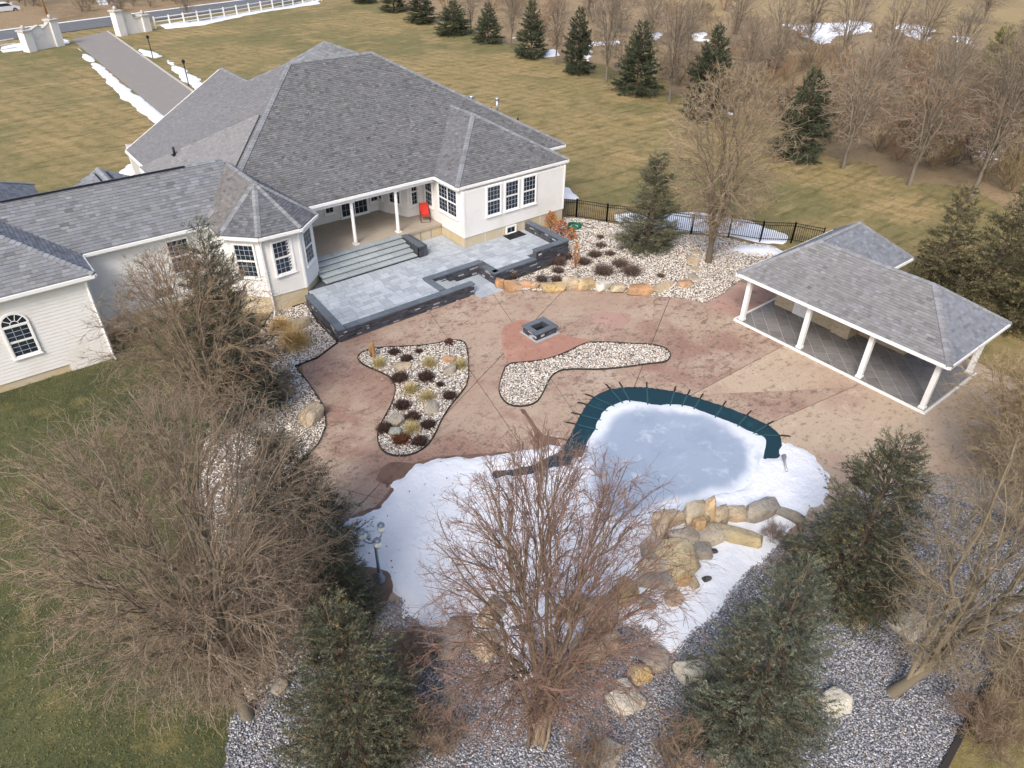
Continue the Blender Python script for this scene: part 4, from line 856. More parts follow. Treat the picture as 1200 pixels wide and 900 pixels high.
# ------------------------------------------------------------------ boulders
OR, TN, GY, WH, YE = (.46, .26, .13), (.46, .36, .235), (.30, .285, .255), (.66, .62, .52), (.54, .39, .18)
bcount = [0]
def boulder(loc, size, colr, label, rz=0.0, seed=None, cat='boulder', name='boulder', group=None, tilt=0.0, sink=.25):
    bcount[0] += 1; rg = np.random.default_rng(seed if seed is not None else 500+bcount[0])
    # fractured block: hull of a few points on a squarish ellipsoid, edges worn, faces pitted
    p = rg.normal(size=(26, 3)); p /= np.linalg.norm(p, axis=1, keepdims=True); p = np.sign(p)*np.abs(p)**.62; p *= rg.uniform(.82, 1.0, (26, 1))
    bm = bmesh.new(); [bm.verts.new(q) for q in p]; bmesh.ops.convex_hull(bm, input=bm.verts); bmesh.ops.delete(bm, geom=[v for v in bm.verts if not v.link_faces], context='VERTS')
    bmesh.ops.dissolve_limit(bm, angle_limit=.30, verts=bm.verts, edges=bm.edges); bmesh.ops.bevel(bm, geom=bm.edges[:], offset=.045, segments=1, affect='EDGES', clamp_overlap=True)
    bmesh.ops.triangulate(bm, faces=bm.faces[:]); bmesh.ops.subdivide_edges(bm, edges=bm.edges[:], cuts=2, use_grid_fill=True); bmesh.ops.triangulate(bm, faces=bm.faces[:]); bm.verts.index_update()
    V = np.array([v.co[:] for v in bm.verts]); SF = np.array([[v.index for v in f.verts] for f in bm.faces]); bm.free(); V /= np.abs(V).max(0)
    f = fbm(V[:, :2]+V[:, 2:3]*.7, 2.2, bcount[0])*.035+fbm(V[:, :2]*1.3-V[:, 2:3], 6, bcount[0]+9)*.03; V *= (1+f)[:, None]
    s = np.array(size)/2; V = V*s
    ct, st = math.cos(tilt), math.sin(tilt); V = np.column_stack([V[:, 0]*ct+V[:, 2]*st, V[:, 1], -V[:, 0]*st+V[:, 2]*ct])
    V[:, 2] += s[2]*(1-sink*2)
    tone = 1+fbm(V[:, :2]/s.max(), 1.3, bcount[0]+3)*.5
    mixc = np.clip(.5+fbm(V[:, :2]/s.max()+V[:, 2:3]/s.max(), 1.1, bcount[0]+5)*1.2, 0, 1)[:, None]
    c = (np.array(colr)*(1-mixc*.45)+np.array(GY if colr != GY else TN)*mixc*.45)*tone[:, None]
    o = npmesh(name, V, SF, 'stone', None, np.clip(c, .02, .8)); o.location = tuple(loc); o.rotation_euler = (0, 0, rz)
    return tag(o, label, cat, group)
def at(zoom, x, y, z=0.0): return g(zoom[0]+x*zoom[2], zoom[1]+y*zoom[2], z)
row = [((90, 408), (.55, .55, .75), OR, 'upright orange boulder closest to the grey pad, first of the border row'), ((142, 416), (1.15, .8, .75), OR, 'broad orange boulder, second of the border row from the grey pad'), ((218, 408), (1.2, .75, .6), OR, 'orange boulder, third of the border row from the grey pad'),
       ((312, 420), (1.5, .75, .55), YE, 'long low yellowish boulder, fourth of the border row from the grey pad'), ((383, 408), (1.0, .8, .8), TN, 'tall tan boulder, fifth of the border row from the grey pad'), ((447, 410), (1.25, .75, .72), YE, 'pointed yellow boulder, sixth of the border row from the grey pad'),
       ((518, 416), (1.05, .75, .6), WH, 'pale boulder, seventh of the border row from the grey pad'), ((580, 424), (.95, .7, .55), TN, 'tan boulder, eighth of the border row from the grey pad'), ((665, 432), (1.75, .8, .6), OR, 'longest orange boulder, ninth of the border row from the grey pad'),
       ((772, 420), (1.75, .8, .5), TN, 'long flat tan boulder, tenth of the border row from the grey pad'), ((855, 408), (1.0, .75, .5), OR, 'brown boulder beside the grey one at the end of the border row'), ((893, 385), (1.0, .9, .5), GY, 'flat grey boulder where the border row turns up to the bare tree'),
       ((895, 350), (.85, .8, .4), TN, 'small brown boulder between the grey one and the tree base'), ((884, 312), (.8, 1.3, .5), TN, 'long brown boulder pointing at the tree base'), ((905, 280), (.9, .7, .45), TN, 'tan boulder left of the bare tree base'), ((962, 282), (1.1, .8, .45), GY, 'grey boulder behind the bare tree base')]
for p, s, c, l in row: boulder(at(Z7, *p, .05), s, c, l, rz=random.uniform(-.3, .3)+R_(-20))
boulder(g(352, 381, .05), (1.45, .8, .5), TN, 'long tan boulder below the bay beside the terrace corner', R_(20)); boulder(g(357, 392, .02), (.6, .45, .3), TN, 'small tan boulder in front of the long one below the bay'); boulder(g(330, 380), (.5, .4, .3), GY, 'small grey boulder at the foot of the bay downspout')
boulder(g(366, 490), (1.15, .95, .75), TN, 'big tan boulder at the curved edge of the side bed', .4)
isl = [((500, 212), (.95, .6, .35), TN, 'flat olive tan stone between two tan grasses in the island bed'), ((692, 188), (.7, .5, .4), OR, 'orange stone in the island bed by the rusty metal flower'), ((697, 232), (.75, .6, .5), GY, 'round grey green stone below the orange one in the island bed'),
       ((620, 392), (.9, .7, .5), GY, 'grey stone at the right edge of the island bed'), ((475, 440), (.85, .7, .5), GY, 'grey stone at the left edge of the island bed'), ((472, 488), (.6, .5, .35), (.30, .33, .28), 'greenish stone low in the island bed')]
for p, s, c, l in isl: boulder(at(ZC, *p), s, c, l, random.uniform(0, 3))
# waterfall rock pile
pile = [((490, 195), (.5, 1.9, .7), TN, 'tall curved tan rock at the left rim of the waterfall pile', -.5, 0), ((520, 145), (1.3, .5, .75), TN, 'arched tan rock at the top left of the waterfall pile', .2, 0), ((660, 130), (1.05, .8, .95), (.50, .42, .29), 'tan rock behind the upright slab of the waterfall pile', .3, .1), ((722, 130), (.62, .45, 1.3), (.56, .41, .24), 'upright orange slab at the top of the waterfall pile', .3, .1),
        ((768, 130), (.55, .5, .8), TN, 'narrow tan rock right of the upright slab', .2, .1), ((672, 168), (.55, .45, .6), (.47, .31, .16), 'small orange rock below the upright slab', .1, .3), ((700, 208), (1.5, .9, .5), (.42, .36, .27), 'wide tan ledge rock below the upright slab', .1, .1), ((600, 225), (1.1, .8, .5), GY, 'grey ledge rock above the big spill slab', 0, .25),
        ((570, 300), (1.35, 1.6, .35), (.54, .44, .25), 'large flat yellow spill slab of the waterfall pile', .15, .5), ((580, 405), (.65, .6, .4), (.50, .32, .14), 'small orange rock at the lip of the spill slab', .2, .1), ((650, 272), (1.2, .7, .45), GY, 'flat grey rock right of the spill slab', -.2, .05),
        ((468, 290), (.9, 1.2, .7), GY, 'grey rock left of the spill slab', .1, .05), ((470, 360), (1.1, .7, .65), (.44, .39, .30), 'cracked tan grey rock below the grey one left of the spill slab', .1, .05), ((470, 430), (1.3, .7, .5), GY, 'low grey rock at the lower left of the waterfall pile', 0, 0), ((530, 430), (.5, .5, .4), TN, 'small tan rock between the low grey rock and the lip rock', 0, 0),
        ((855, 205), (1.9, .7, .45), (.58, .47, .26), 'long yellow boulder right of the waterfall pile', -.4, .05), ((845, 110), (.9, .6, .55), TN, 'tan boulder beside the snow right of the upright slab', 0, .05), ((960, 95), (1.7, .7, .6), GY, 'large grey boulder on the snow past the waterfall pile', .3, .05), ((1095, 105), (1.4, .45, .3), GY, 'flat grey slab at the snow edge by the right spruce', -.6, .05),
        ((648, 425), (.35, .5, .3), TN, 'small lone tan stone in the snow below the pile', 0, .05), ((325, 475), (1.3, .9, .45), YE, 'yellow brown boulder left of the waterfall pile', .3, 0),
        ((215, 560), (1.3, 1.0, .6), TN, 'big tan rock below the yellow brown boulder behind the central tree', .2, 0), ((185, 645), (.6, .5, .4), GY, 'blue grey rock under the big tan one behind the central tree', .5, 0), ((150, 735), (1.0, .9, .5), TN, 'tan rock stepping down under the right limbs of the central tree', .1, 0), ((265, 700), (.7, .6, .4), TN, 'smaller tan rock in the patchy snow below the yellow brown boulder', .8, 0),
        ((470, 780), (.9, .8, .35), GY, 'dark grey rock on the gravel left of the central spruce', .4, 0), ((640, 830), (1.0, .9, .4), WH, 'pale pitted rock at the left foot of the central spruce', .2, 0), ((400, 850), (.7, .6, .35), YE, 'yellow rock on the gravel under the central tree', .3, 0), ((560, 500), (.7, .5, .35), TN, 'tan rock alone in the snow below the lip rock', .3, 0), ((430, 520), (.6, .5, .35), GY, 'grey rock at the snow edge below the low grey rock', .1, 0)]
for p, s, c, l, rz, z in pile: boulder(at(ZR, *p, z*.8), tuple(np.array(s)*(1.04, 1.0, 1.35)), c, l, rz-.6, cat='rock', name='rock')
for p, s, l in (((738, 272), (.4, .22, .25), 'black pump stone in the snow right of the waterfall pile'), ((655, 330), (.35, .2, .15), 'black stone in the snow below the flat grey rock'), ((712, 400), (.35, .25, .2), 'black stone in the snow next to the central spruce')): boulder(at(ZR, *p, .05), s, (.03, .035, .04), l, -.6, cat='rock', name='rock')
low_b = [((1060, 380), (1.3, .9, .7), TN, 'tan boulder behind the crown of the central bare tree', ZB), ((1040, 480), (1.3, 1.0, .5), TN, 'brown grey boulder right of the central bare tree trunks', ZB), ((1150, 670), (1.1, .9, .5), WH, 'pale lichened boulder below the central bare tree', ZB), ((1135, 615), (.5, .4, .3), WH, 'small pale stone above the lichened boulder', ZB), ((810, 445), (.6, .5, .4), GY, 'small dark boulder between the trunks of the central tree', ZB),
         ((545, 450), (1.7, .9, .6), GY, 'wide grey brown boulder at the snow edge left of the central tree', ZB), ((1080, 860), (.9, .7, .35), WH, 'pale boulder at the bottom of the picture under the central tree', ZB), ((680, 370), (1.2, .7, .8), TN, 'tan boulder showing through the left limbs of the central tree', ZB), ((660, 480), (.9, .8, .8), TN, 'brown boulder low behind the left limbs of the central tree', ZB), ((950, 350), (1.3, .8, .9), TN, 'tall tan boulder behind the right limbs of the central tree', ZB),
         ((600, 368), (.85, .95, .35), TN, 'square tan boulder on the slate gravel under the right spruce', ZQ), ((675, 335), (1.3, .8, .4), GY, 'flat grey boulder touching the square tan one', ZQ), ((790, 400), (1.2, 1.2, .6), WH, 'large pale boulder behind the leaning tree trunk', ZQ), ((862, 410), (.6, .7, .4), GY, 'grey boulder right of the leaning tree fork', ZQ), ((825, 262), (.7, .6, .4), GY, 'small grey boulder above the leaning tree fork', ZQ),
         ((527, 675), (.95, .85, .55), WH, 'white boulder alone on the slate gravel by the central spruce', ZQ), ((142, 855), (.95, .75, .5), WH, 'pale boulder at the bottom edge left of the central spruce', ZQ), ((375, 805), (.65, .4, .35), YE, 'small yellow stone under the central spruce', ZQ), ((590, 215), (.5, .9, .4), TN, 'long brown stone below the right spruce', ZQ), ((655, 165), (.5, .5, .4), TN, 'small round tan stone below the right spruce', ZQ),
         ((1105, 840), (.5, 1.0, .3), WH, 'pale slab beside the lower left spruce', ZL), ((985, 620), (.6, .5, .35), GY, 'grey stone in the gravel left of the lower left spruce', ZL), ((720, 750), (.9, .7, .3), OR, 'reddish flat stone on the gravel strip between the left trees', ZA)]
for p, s, c, l, zm in low_b: boulder(at(zm, *p, -.02), s, c, l, random.uniform(-.6, .6))

# ------------------------------------------------------------------ small plants
def blades(n, h, spread, w_, cols, seed, droop=.5, base_r=.08, K=4, tilt=None):
    """a tuft of curved blades, returned as local arrays"""
    rg = np.random.default_rng(seed); az = rg.uniform(0, 6.283, n); inc = rg.uniform(.05, 1, n)**.7*spread; L = h*rg.uniform(.7, 1.15, n); t = np.linspace(0, 1, K)
    ang = inc[:, None]+droop*t[None]**2*inc[:, None]*1.5; st = L[:, None]/(K-1); r = np.cumsum(np.sin(ang)*st, 1)-np.sin(ang[:, :1])*st; z = np.cumsum(np.cos(ang)*st, 1)-np.cos(ang[:, :1])*st
    br = base_r*np.sqrt(rg.random(n)); ba = rg.uniform(0, 6.283, n); cx, cy = br*np.cos(ba), br*np.sin(ba)
    X = cx[:, None]+r*np.cos(az)[:, None]; Y = cy[:, None]+r*np.sin(az)[:, None]; wv = w_*(1-t[None]*.85)*np.ones((n, 1)); px, py = -np.sin(az)[:, None]*wv/2, np.cos(az)[:, None]*wv/2
    V = np.stack([np.stack([X-px, Y-py, z], -1), np.stack([X+px, Y+py, z], -1)], 2).reshape(n, K*2, 3)
    f = np.array([[2*i, 2*i+1, 2*i+3, 2*i+2] for i in range(K-1)]); F = (f[None]+(np.arange(n)*K*2)[:, None, None]).reshape(-1, 4)
    c = np.array(cols)[rg.integers(0, len(cols), n)]*rg.uniform(.75, 1.2, (n, 1)); return V.reshape(-1, 3), F, np.repeat(c, K*2, 0)
def plant(name, loc, arr, label, cat, group=None, rz=0, m='foliage', scale=1.0):
    V, F, c = arr; o = npmesh(name, V*scale, F, m, None, np.clip(c, .005, .8)); o.location = tuple(loc); o.rotation_euler = (0, 0, rz); return tag(o, label, cat, group)
TAN = [(.46, .36, .17), (.52, .42, .23), (.38, .30, .13), (.40, .38, .16)]; STRAW = [(.50, .34, .13), (.58, .42, .19), (.40, .26, .10)]
DARK = [(.06, .034, .027), (.085, .045, .034), (.04, .026, .022)]; BRWN = [(.11, .075, .058), (.08, .055, .046), (.15, .105, .08)]
for i, (p, l) in enumerate([((405, 205), 'tan grass tuft in the upper left lobe of the island bed'), ((612, 203), 'tan grass tuft in the top middle of the island bed'), ((738, 210), 'tan grass tuft at the upper right edge of the island bed'), ((535, 312), 'greenish tan grass tuft in the middle of the island bed'), ((602, 342), 'tan grass tuft right of the middle one in the island bed'), ((540, 475), 'tan grass tuft near the lower tip of the island bed')]):
    plant('grass_tuft', at(ZC, *p, .03), blades(420, .48, 1.25, .018, TAN, 40+i, .4, .16), l, 'grass', 'tan grass tufts in the island bed')
for i, (p, s, l) in enumerate([((488, 262), .42, 'dark leafy clump at the inner curve of the island bed'), ((597, 258), .45, 'dark leafy clump in the upper middle of the island bed'), ((498, 375), .40, 'dark leafy clump at the waist of the island bed'), ((695, 335), .34, 'dark leafy clump at the right edge of the island bed'), ((543, 423), .36, 'dark leafy clump beside the right grey stone'), ((605, 455), .34, 'dark leafy clump below the right grey stone'), ((432, 470), .42, 'dark leafy clump at the lower left edge of the island bed'), ((572, 525), .36, 'dark leafy clump at the lower right tip of the island bed'),
                               ((466, 153), .3, 'small dark clump at the top left of the island bed'), ((517, 180), .32, 'small dark clump above the flat olive stone'), ((568, 150), .2, 'tiny dark clump at the top edge of the island bed'), ((655, 288), .2, 'sparse dark sprig right of the middle of the island bed'), ((495, 515), .4, 'reddish brown clump at the lower tip of the island bed')]):
    plant('perennial_clump', at(ZC, *p, .03), blades(700, s*.75, 1.45, .032, DARK if i != 12 else [(.16, .06, .03), (.10, .04, .02)], 60+i, .3, s*.7, 3), l, 'plant', 'dark clumps in the island bed')
for i, (p, s, l) in enumerate([((520, 350), .75, 'large brown dead shrub clump in the middle of the upper bed'), ((588, 322), .6, 'brown dead shrub clump above its neighbours in the upper bed'), ((632, 352), .75, 'brown dead shrub clump right of the large one in the upper bed'), ((262, 380), .42, 'low dark clump behind the third border boulder'), ((332, 345), .4, 'low dark clump in the left part of the upper bed'), ((322, 382), .4, 'grey brown clump behind the fourth border boulder'), ((440, 310), .5, 'dark clump right of the orange leaved shrub'), ((485, 280), .5, 'dark clump below the hose reel'), ((545, 278), .4, 'sparse dark clump left of the big spruce bed'),
                               ((335, 310), .55, 'wide sparse clump between terrace and orange shrub'), ((372, 285), .35, 'dark clump behind the orange shrub'), ((148, 365), .3, 'dark clump behind the second border boulder'), ((505, 208), .3, 'small sprig between hose and spruce'), ((508, 245), .45, 'thin upright sprig in the upper bed'), ((755, 368), .3, 'small green grey sprig near the end of the border row')]):
    plant('dead_perennial', at(Z7, *p, .22), blades(int(300+s*500), s*.75, 1.3, .022, BRWN, 90+i, .2, s*.65, 3), l, 'plant', 'dead plants in the upper bed')
for i, (p, s, l) in enumerate([((345, 404), 1.0, 'large straw coloured ornamental grass flopping over the patio corner'), ((330, 388), .8, 'smaller straw grass behind the large one below the bay')]):
    plant('ornamental_grass', g(*p, .03), blades(1500, 1.1*s, 1.15, .016, STRAW, 120+i, .9, .3*s, 6), l, 'grass', 'straw grasses below the bay')
plant('dead_perennial', g(352, 559, .03), blades(200, .3, 1.3, .03, [(.16, .06, .04), (.10, .04, .03)], 130, .2, .35, 3), 'flattened red brown plant in the side bed', 'plant')
plant('dead_perennial', g(353, 577, .03), blades(180, .3, 1.3, .03, [(.16, .06, .04), (.10, .04, .03)], 131, .2, .3, 3), 'second red brown plant lower in the side bed', 'plant')
# shrubs with dry leaves
def leafy(n, r, h, size, cols, seed, stem=(.12, .08, .05), zlo=.1):
    rg = np.random.default_rng(seed); a = rg.uniform(0, 6.283, n); z = rg.uniform(zlo, 1, n)*h; rr = r*np.sqrt(rg.random(n))*np.sqrt(np.clip(1-(z/h)**1.6, .05, 1)); C = np.stack([rr*np.cos(a), rr*np.sin(a), z], 1)
    d1 = rg.normal(size=(n, 3)); d1 /= np.linalg.norm(d1, axis=1)[:, None]; d2 = np.cross(d1, rg.normal(size=(n, 3))); d2 /= np.linalg.norm(d2, axis=1)[:, None]; s = size*rg.uniform(.6, 1.3, (n, 1))
    V = np.stack([C-d1*s, C-d2*s*.5, C+d1*s, C+d2*s*.5], 1).reshape(-1, 3); F = np.arange(4*n).reshape(-1, 4); c = np.repeat(np.array(cols)[rg.integers(0, len(cols), n)]*rg.uniform(.7, 1.25, (n, 1)), 4, 0)
    ns = 14; az = rg.uniform(0, 6.283, ns); k = len(V); sv = []; sf = []
    for i in range(ns):
        tip = np.array([r*.7*math.cos(az[i]), r*.7*math.sin(az[i]), h*rg.uniform(.7, .98)]); b = k+len(sv)
        sv += [(-.012, 0, 0), (.012, 0, 0), tuple(tip+[.004, 0, 0]), tuple(tip-[.004, 0, 0])]; sf.append([b, b+1, b+2, b+3])
    V = np.vstack([V, sv]); F = np.vstack([F, sf]); c = np.vstack([c, np.tile(stem, (len(sv), 1))]); return V, F, c
ORL = [(.42, .15, .035), (.34, .10, .03), (.50, .22, .06)]
plant('leafy_shrub', at(Z7, 402, 335, .2), leafy(260, .30, 1.7, .06, [(.45, .19, .05), (.36, .13, .03), (.52, .27, .08)], 1), 'upright shrub holding dry orange leaves in front of the seat wall', 'shrub')
plant('leafy_shrub', at(Z7, 300, 172, .2), leafy(420, .6, 1.2, .06, ORL, 2), 'orange red shrub at the house corner behind the seat wall', 'shrub'); plant('leafy_shrub', at(Z7, 345, 195, .2), leafy(420, .65, 1.0, .06, [(.30, .09, .04), (.38, .13, .06)], 3), 'red brown shrub next to the hose reel', 'shrub'); plant('leafy_shrub', at(Z7, 388, 215, .2), leafy(260, .4, .8, .06, ORL, 4), 'small bright orange shrub in front of the red brown one', 'shrub')

# ------------------------------------------------------------------ fences
def picket_fence(pts, label, h=1.25):
    pts = [np.array(p) for p in pts]; t = thing('picket_fence', (*pts[0], -.08), label, 'fence'); pk = None
    for a, b in zip(pts[:-1], pts[1:]):
        L = np.linalg.norm(b-a); d = (b-a)/L; k = max(1, round(L/2.0))
        for i in range(k+1):
            p = a+d*L*i/k; MB().box(p[0]-.035, p[0]+.035, p[1]-.035, p[1]+.035, -.1, h+.06).build('post', 'black_metal', t)
        for z in (.15, h-.22, h-.04): MB().bar((*a, z), (*b, z), .03, .035).build('rail', 'black_metal', t)
        n = int(L/.13)
        for i in range(n):
            p = a+d*(i+.5)*.13
            if pk is None: pk = MB().box(-.011, .011, -.011, .011, .08, h).build('picket', 'black_metal', t, local=True); o = pk
            else: o = pk.copy(); COL.objects.link(o); o.parent = t
            o.location = (p[0]-pts[0][0], p[1]-pts[0][1], .08)
fpts = [at(Z7, x, y, -.1)[:2] for x, y in ((335, 125), (405, 130), (530, 150), (700, 168), (880, 195), (1035, 205), (1165, 225))]+[at(Z8, x, y, -.1)[:2] for x, y in ((380, 195), (480, 215))]
picket_fence(fpts, 'black metal picket fence running from the house to the pavilion', 1.3)
f2 = [at(Z8, *p, -.1)[:2] for p in ((800, 320), (900, 345), (1000, 400))]
picket_fence(f2, 'short black picket fence behind the pavilion under the conifers', 1.3)
def rail_fence(pts, label):
    t = thing('rail_fence', (*pts[0], -.1), label, 'fence'); P = [np.array(p) for p in pts]
    for a, b in zip(P[:-1], P[1:]):
        L = np.linalg.norm(b-a); k = max(1, round(L/2.6)); d = (b-a)/k
        for i in range(k):
            p = a+d*i; MB().box(p[0]-.09, p[0]+.09, p[1]-.09, p[1]+.09, -.1, 1.5, bev=.03).build('post', 'trim', t)
            for z in (.3, .8, 1.3): MB().bar((*p, z), (*(p+d), z), .05, .11).build('rail', 'trim', t)
rail_fence([at(Z1, x, y)[:2] for x, y in ((548, 98), (790, 62), (960, 32), (1130, 0), (1250, -22))], 'white rail fence along the road right of the drive entrance'); rail_fence([at(Z1, x, y)[:2] for x, y in ((-40, 192), (62, 175))], 'white rail fence along the road left of the drive entrance')
# entrance walls with piers
def entrance(pa, pb, ha, hb, label):
    pa, pb = np.array(pa), np.array(pb); t = thing('entrance_wall', (*((pa+pb)/2), -.1), label, 'wall'); d = (pb-pa); L = np.linalg.norm(d); d /= L; n = np.array([-d[1], d[0]])
    for p, h in ((pa, ha), (pb, hb)):
        s = .55; q = [tuple(p+d*i*s+n*j*s) for i, j in ((-1, -1), (1, -1), (1, 1), (-1, 1))]; q = q if area(q) > 0 else q[::-1]; pr_ = MB().prism(q, -.15, h).build('pier', 'white_wall', t); s = .68; q = [tuple(p+d*i*s+n*j*s) for i, j in ((-1, -1), (1, -1), (1, 1), (-1, 1))]; q = q if area(q) > 0 else q[::-1]
        MB().prism(q, h, h+.22, bev=.06).build('pier_cap', 'concrete_kerb', pr_); MB().tube([(*p, h+.2), (*p, h+.4), (*p, h+.6), (*p, h+.75)], [.12, .28, .22, .03], 10).build('finial', 'concrete_kerb', pr_, True)
    N = 10; mb = MB(); mc = MB(); V = []
    for i in range(N+1):
        u = i/N; p = pa+d*(.55+(L-1.1)*u); h = ha*.93+(hb*.93-ha*.93)*u+.35*math.sin(math.pi*u)*(-1 if u > .5 else .6); V.append((p, h))
    for (p, h), (q, k) in zip(V[:-1], V[1:]):
        for mm, z0, z1a, z1b, wd in ((mb, -.15, h, k, .22), (mc, None, h+.1, k+.1, .3)):
            b0, b1 = (z0, z0) if z0 is not None else (h, k)
            W = [(*(p-n*wd), b0), (*(q-n*wd), b1), (*(q+n*wd), b1), (*(p+n*wd), b0), (*(p-n*wd), z1a), (*(q-n*wd), z1b), (*(q+n*wd), z1b), (*(p+n*wd), z1a)]; mm.add(W, [(3, 2, 1, 0), (4, 5, 6, 7), (0, 1, 5, 4), (1, 2, 6, 5), (2, 3, 7, 6), (3, 0, 4, 7)])
    mb.build('wall', 'white_wall', t); mc.build('coping', 'concrete_kerb', t)
entrance(at(Z1, 107, 178)[:2], at(Z1, 205, 158)[:2], 2.2, 2.9, 'white curved entrance wall with two piers left of the drive'); entrance(at(Z1, 428, 122)[:2], at(Z1, 515, 107)[:2], 2.9, 1.9, 'white curved entrance wall with two piers right of the drive')
# drive lamps
for (x, y), (x2, y2), l in (((538, 205), (520, 150), 'thin black lamp post in the snow patch nearer the road'), ((664, 300), (650, 243), 'thin black lamp post in the snow patch nearer the house')):
    b = at(Z1, x, y, -.1); t = thing('drive_lamp', b, l, 'lamp', 'drive lamps'); MB().tube([(*b[:2], -.1), (*b[:2], 2.1)], .05, 8).build('pole', 'black_metal', t); MB().tube([(*b[:2], 2.1), (*b[:2], 2.15), (*b[:2], 2.4), (*b[:2], 2.55)], [.05, .14, .18, .02], 8).build('lantern', 'black_metal', t)
# utility pole, road sign and the parked car beyond the road
b = g(58, 25); t = thing('utility_pole', b, 'brown wooden utility pole across the road at the top left', 'pole'); MB().tube([(*b[:2], -.1), (b[0]-.2, b[1], 4.5), (b[0]-.3, b[1], 9)], [.2, .17, .14], 10).build('shaft', 'wood_pole', t, True); MB().bar((b[0]-1.4, b[1]+.5, 8.4), (b[0]+1, b[1]-.5, 8.4), .12, .14).build('crossarm', 'wood_pole', t)
def car(loc, rz, label):
    t = thing('parked_car', loc, label, 'car', rz=rz); s = [(-2.2, .45), (-2.15, .85), (-1.5, .95), (-.9, 1.42), (.6, 1.45), (1.3, .98), (2.1, .85), (2.25, .5), (2.2, .3), (-2.2, .3)]; n = len(s); V = [(x, yy, z) for yy in (-.85, .85) for x, z in s]
    MB().add(V, [tuple(range(n-1, -1, -1)), tuple(range(n, 2*n))]+[(i, (i+1) % n, n+(i+1) % n, n+i) for i in range(n)]).build('body', 'car_paint', t, local=True)
    for yy in (-.86, .86): MB().add([(-1.35, yy, .98), (-.85, yy, 1.36), (.55, yy, 1.38), (1.15, yy, .99)], [(0, 1, 2, 3)]).build('side_window', 'glass', t, local=True)
    for x in (-1.4, 1.4):
        for yy in (-.8, .8):
            w_ = MB().tube([(x, yy-.11, .33), (x, yy+.11, .33)], .33, 16).build('wheel', 'rubber', t, local=True); MB().tube([(x, yy-.12, .33), (x, yy+.12, .33)], .19, 12).build('rim', 'grey_metal', w_, local=True)
    for yy in (-.6, .6): MB().box(2.15, 2.26, yy-.18, yy+.18, .62, .78).build('headlight', 'lamp_glass', t, local=True)
c_ = g(5, 14); car((c_[0], c_[1], -.1), math.atan2(rd[1], rd[0]), 'white parked car beyond the road at the top left corner')

# ------------------------------------------------------------------ garden lamp, chair, hose, ornaments
b = lm; L_ = thing('garden_lamp', (b[0], b[1], .1), 'cast iron garden lamp post with three globe lanterns in the snow', 'lamp'); x, y = b[0], b[1]
MB().tube([(x, y, .1), (x, y, .2), (x, y, .3), (x, y, .5), (x, y, .55)], [.2, .19, .12, .09, .07], 14).build('base', 'lamp_iron', L_, True); MB().tube([(x, y, .55), (x, y, 1.0), (x, y, 1.9), (x, y, 2.0), (x, y, 2.05)], [.06, .05, .045, .075, .03], 12).build('pole', 'lamp_iron', L_, True)
for k in range(3):
    a = R_(20+120*k); dx, dy = math.cos(a), math.sin(a); cx, cy = x+dx*.36, y+dy*.36
    ar = MB().tube([(x, y, 1.95), (x+dx*.15, y+dy*.15, 1.88), (x+dx*.3, y+dy*.3, 1.95), (cx, cy, 2.08)], .025, 8).build('arm', 'lamp_iron', L_, True)
    gl_ = MB().tube([(cx, cy, 2.1), (cx, cy, 2.14), (cx, cy, 2.22), (cx, cy, 2.32), (cx, cy, 2.38)], [.05, .11, .14, .10, .05], 12).build('globe', 'lamp_glass', L_, True); MB().tube([(cx, cy, 2.37), (cx, cy, 2.40), (cx, cy, 2.46), (cx, cy, 2.54)], [.12, .12, .05, .01], 10).build('finial', 'lamp_iron', gl_); MB().tube([(cx, cy, 2.05), (cx, cy, 2.12)], [.04, .1], 10).build('cup', 'lamp_iron', gl_)
cx, cy = 22.05, 36.1; ch = thing('patio_chair', (cx, cy, 1.4), 'red fabric folding patio chair on the porch', 'chair', rz=R_(-25))
def CH(mb, n, m): return mb.build(n, m, ch, local=True)
CH(MB().add([(-.27, -.25, .42), (.27, -.25, .42), (.27, .22, .38), (-.27, .22, .38), (-.27, -.25, .40), (.27, -.25, .40), (.27, .22, .36), (-.27, .22, .36)], [(0, 1, 2, 3), (7, 6, 5, 4), (0, 4, 5, 1), (2, 6, 7, 3)]), 'seat', 'red_fabric')
CH(MB().add([(-.27, .22, .40), (.27, .22, .40), (.26, .40, 1.02), (-.26, .40, 1.02), (-.27, .25, .40), (.27, .25, .40), (.26, .43, 1.02), (-.26, .43, 1.02)], [(3, 2, 1, 0), (4, 5, 6, 7), (2, 3, 7, 6), (0, 3, 7, 4)][:4]), 'backrest', 'red_fabric')
for s in (-1, 1):
    CH(MB().tube([(s*.29, -.27, 0), (s*.29, -.25, .62), (s*.29, .28, .62)], .016, 6), 'armrest', 'black_metal'); CH(MB().tube([(s*.29, .36, 0), (s*.29, .2, .38), (s*.28, .42, 1.04)], .016, 6), 'leg', 'black_metal'); CH(MB().tube([(s*.29, -.27, .01), (s*.29, .36, .01)], .014, 6), 'runner', 'black_metal')
CH(MB().tube([(-.29, -.27, .01), (.29, -.27, .01)], .014, 6), 'crossbar', 'black_metal')
hb = at(Z7, 398, 165, .25); hz_ = thing('hose_reel', hb, 'green garden hose coiled on the gravel by the house corner', 'hose'); pts = []
for i in range(150):
    a = i*.28; r = .32+.16*((i*37) % 17)/17; pts.append((hb[0]+r*1.25*math.cos(a), hb[1]+r*math.sin(a), hb[2]+.05+.17*i/150))
MB().tube(pts, .028, 6).build('coil', 'green_hose', hz_, True); MB().tube([(hb[0]+.9+.25*math.cos(a), hb[1]-.35+.5*math.sin(a), hb[2]+.04) for a in np.linspace(0, 6, 22)], .022, 6).build('loose_loop', 'black_metal', hz_, True)
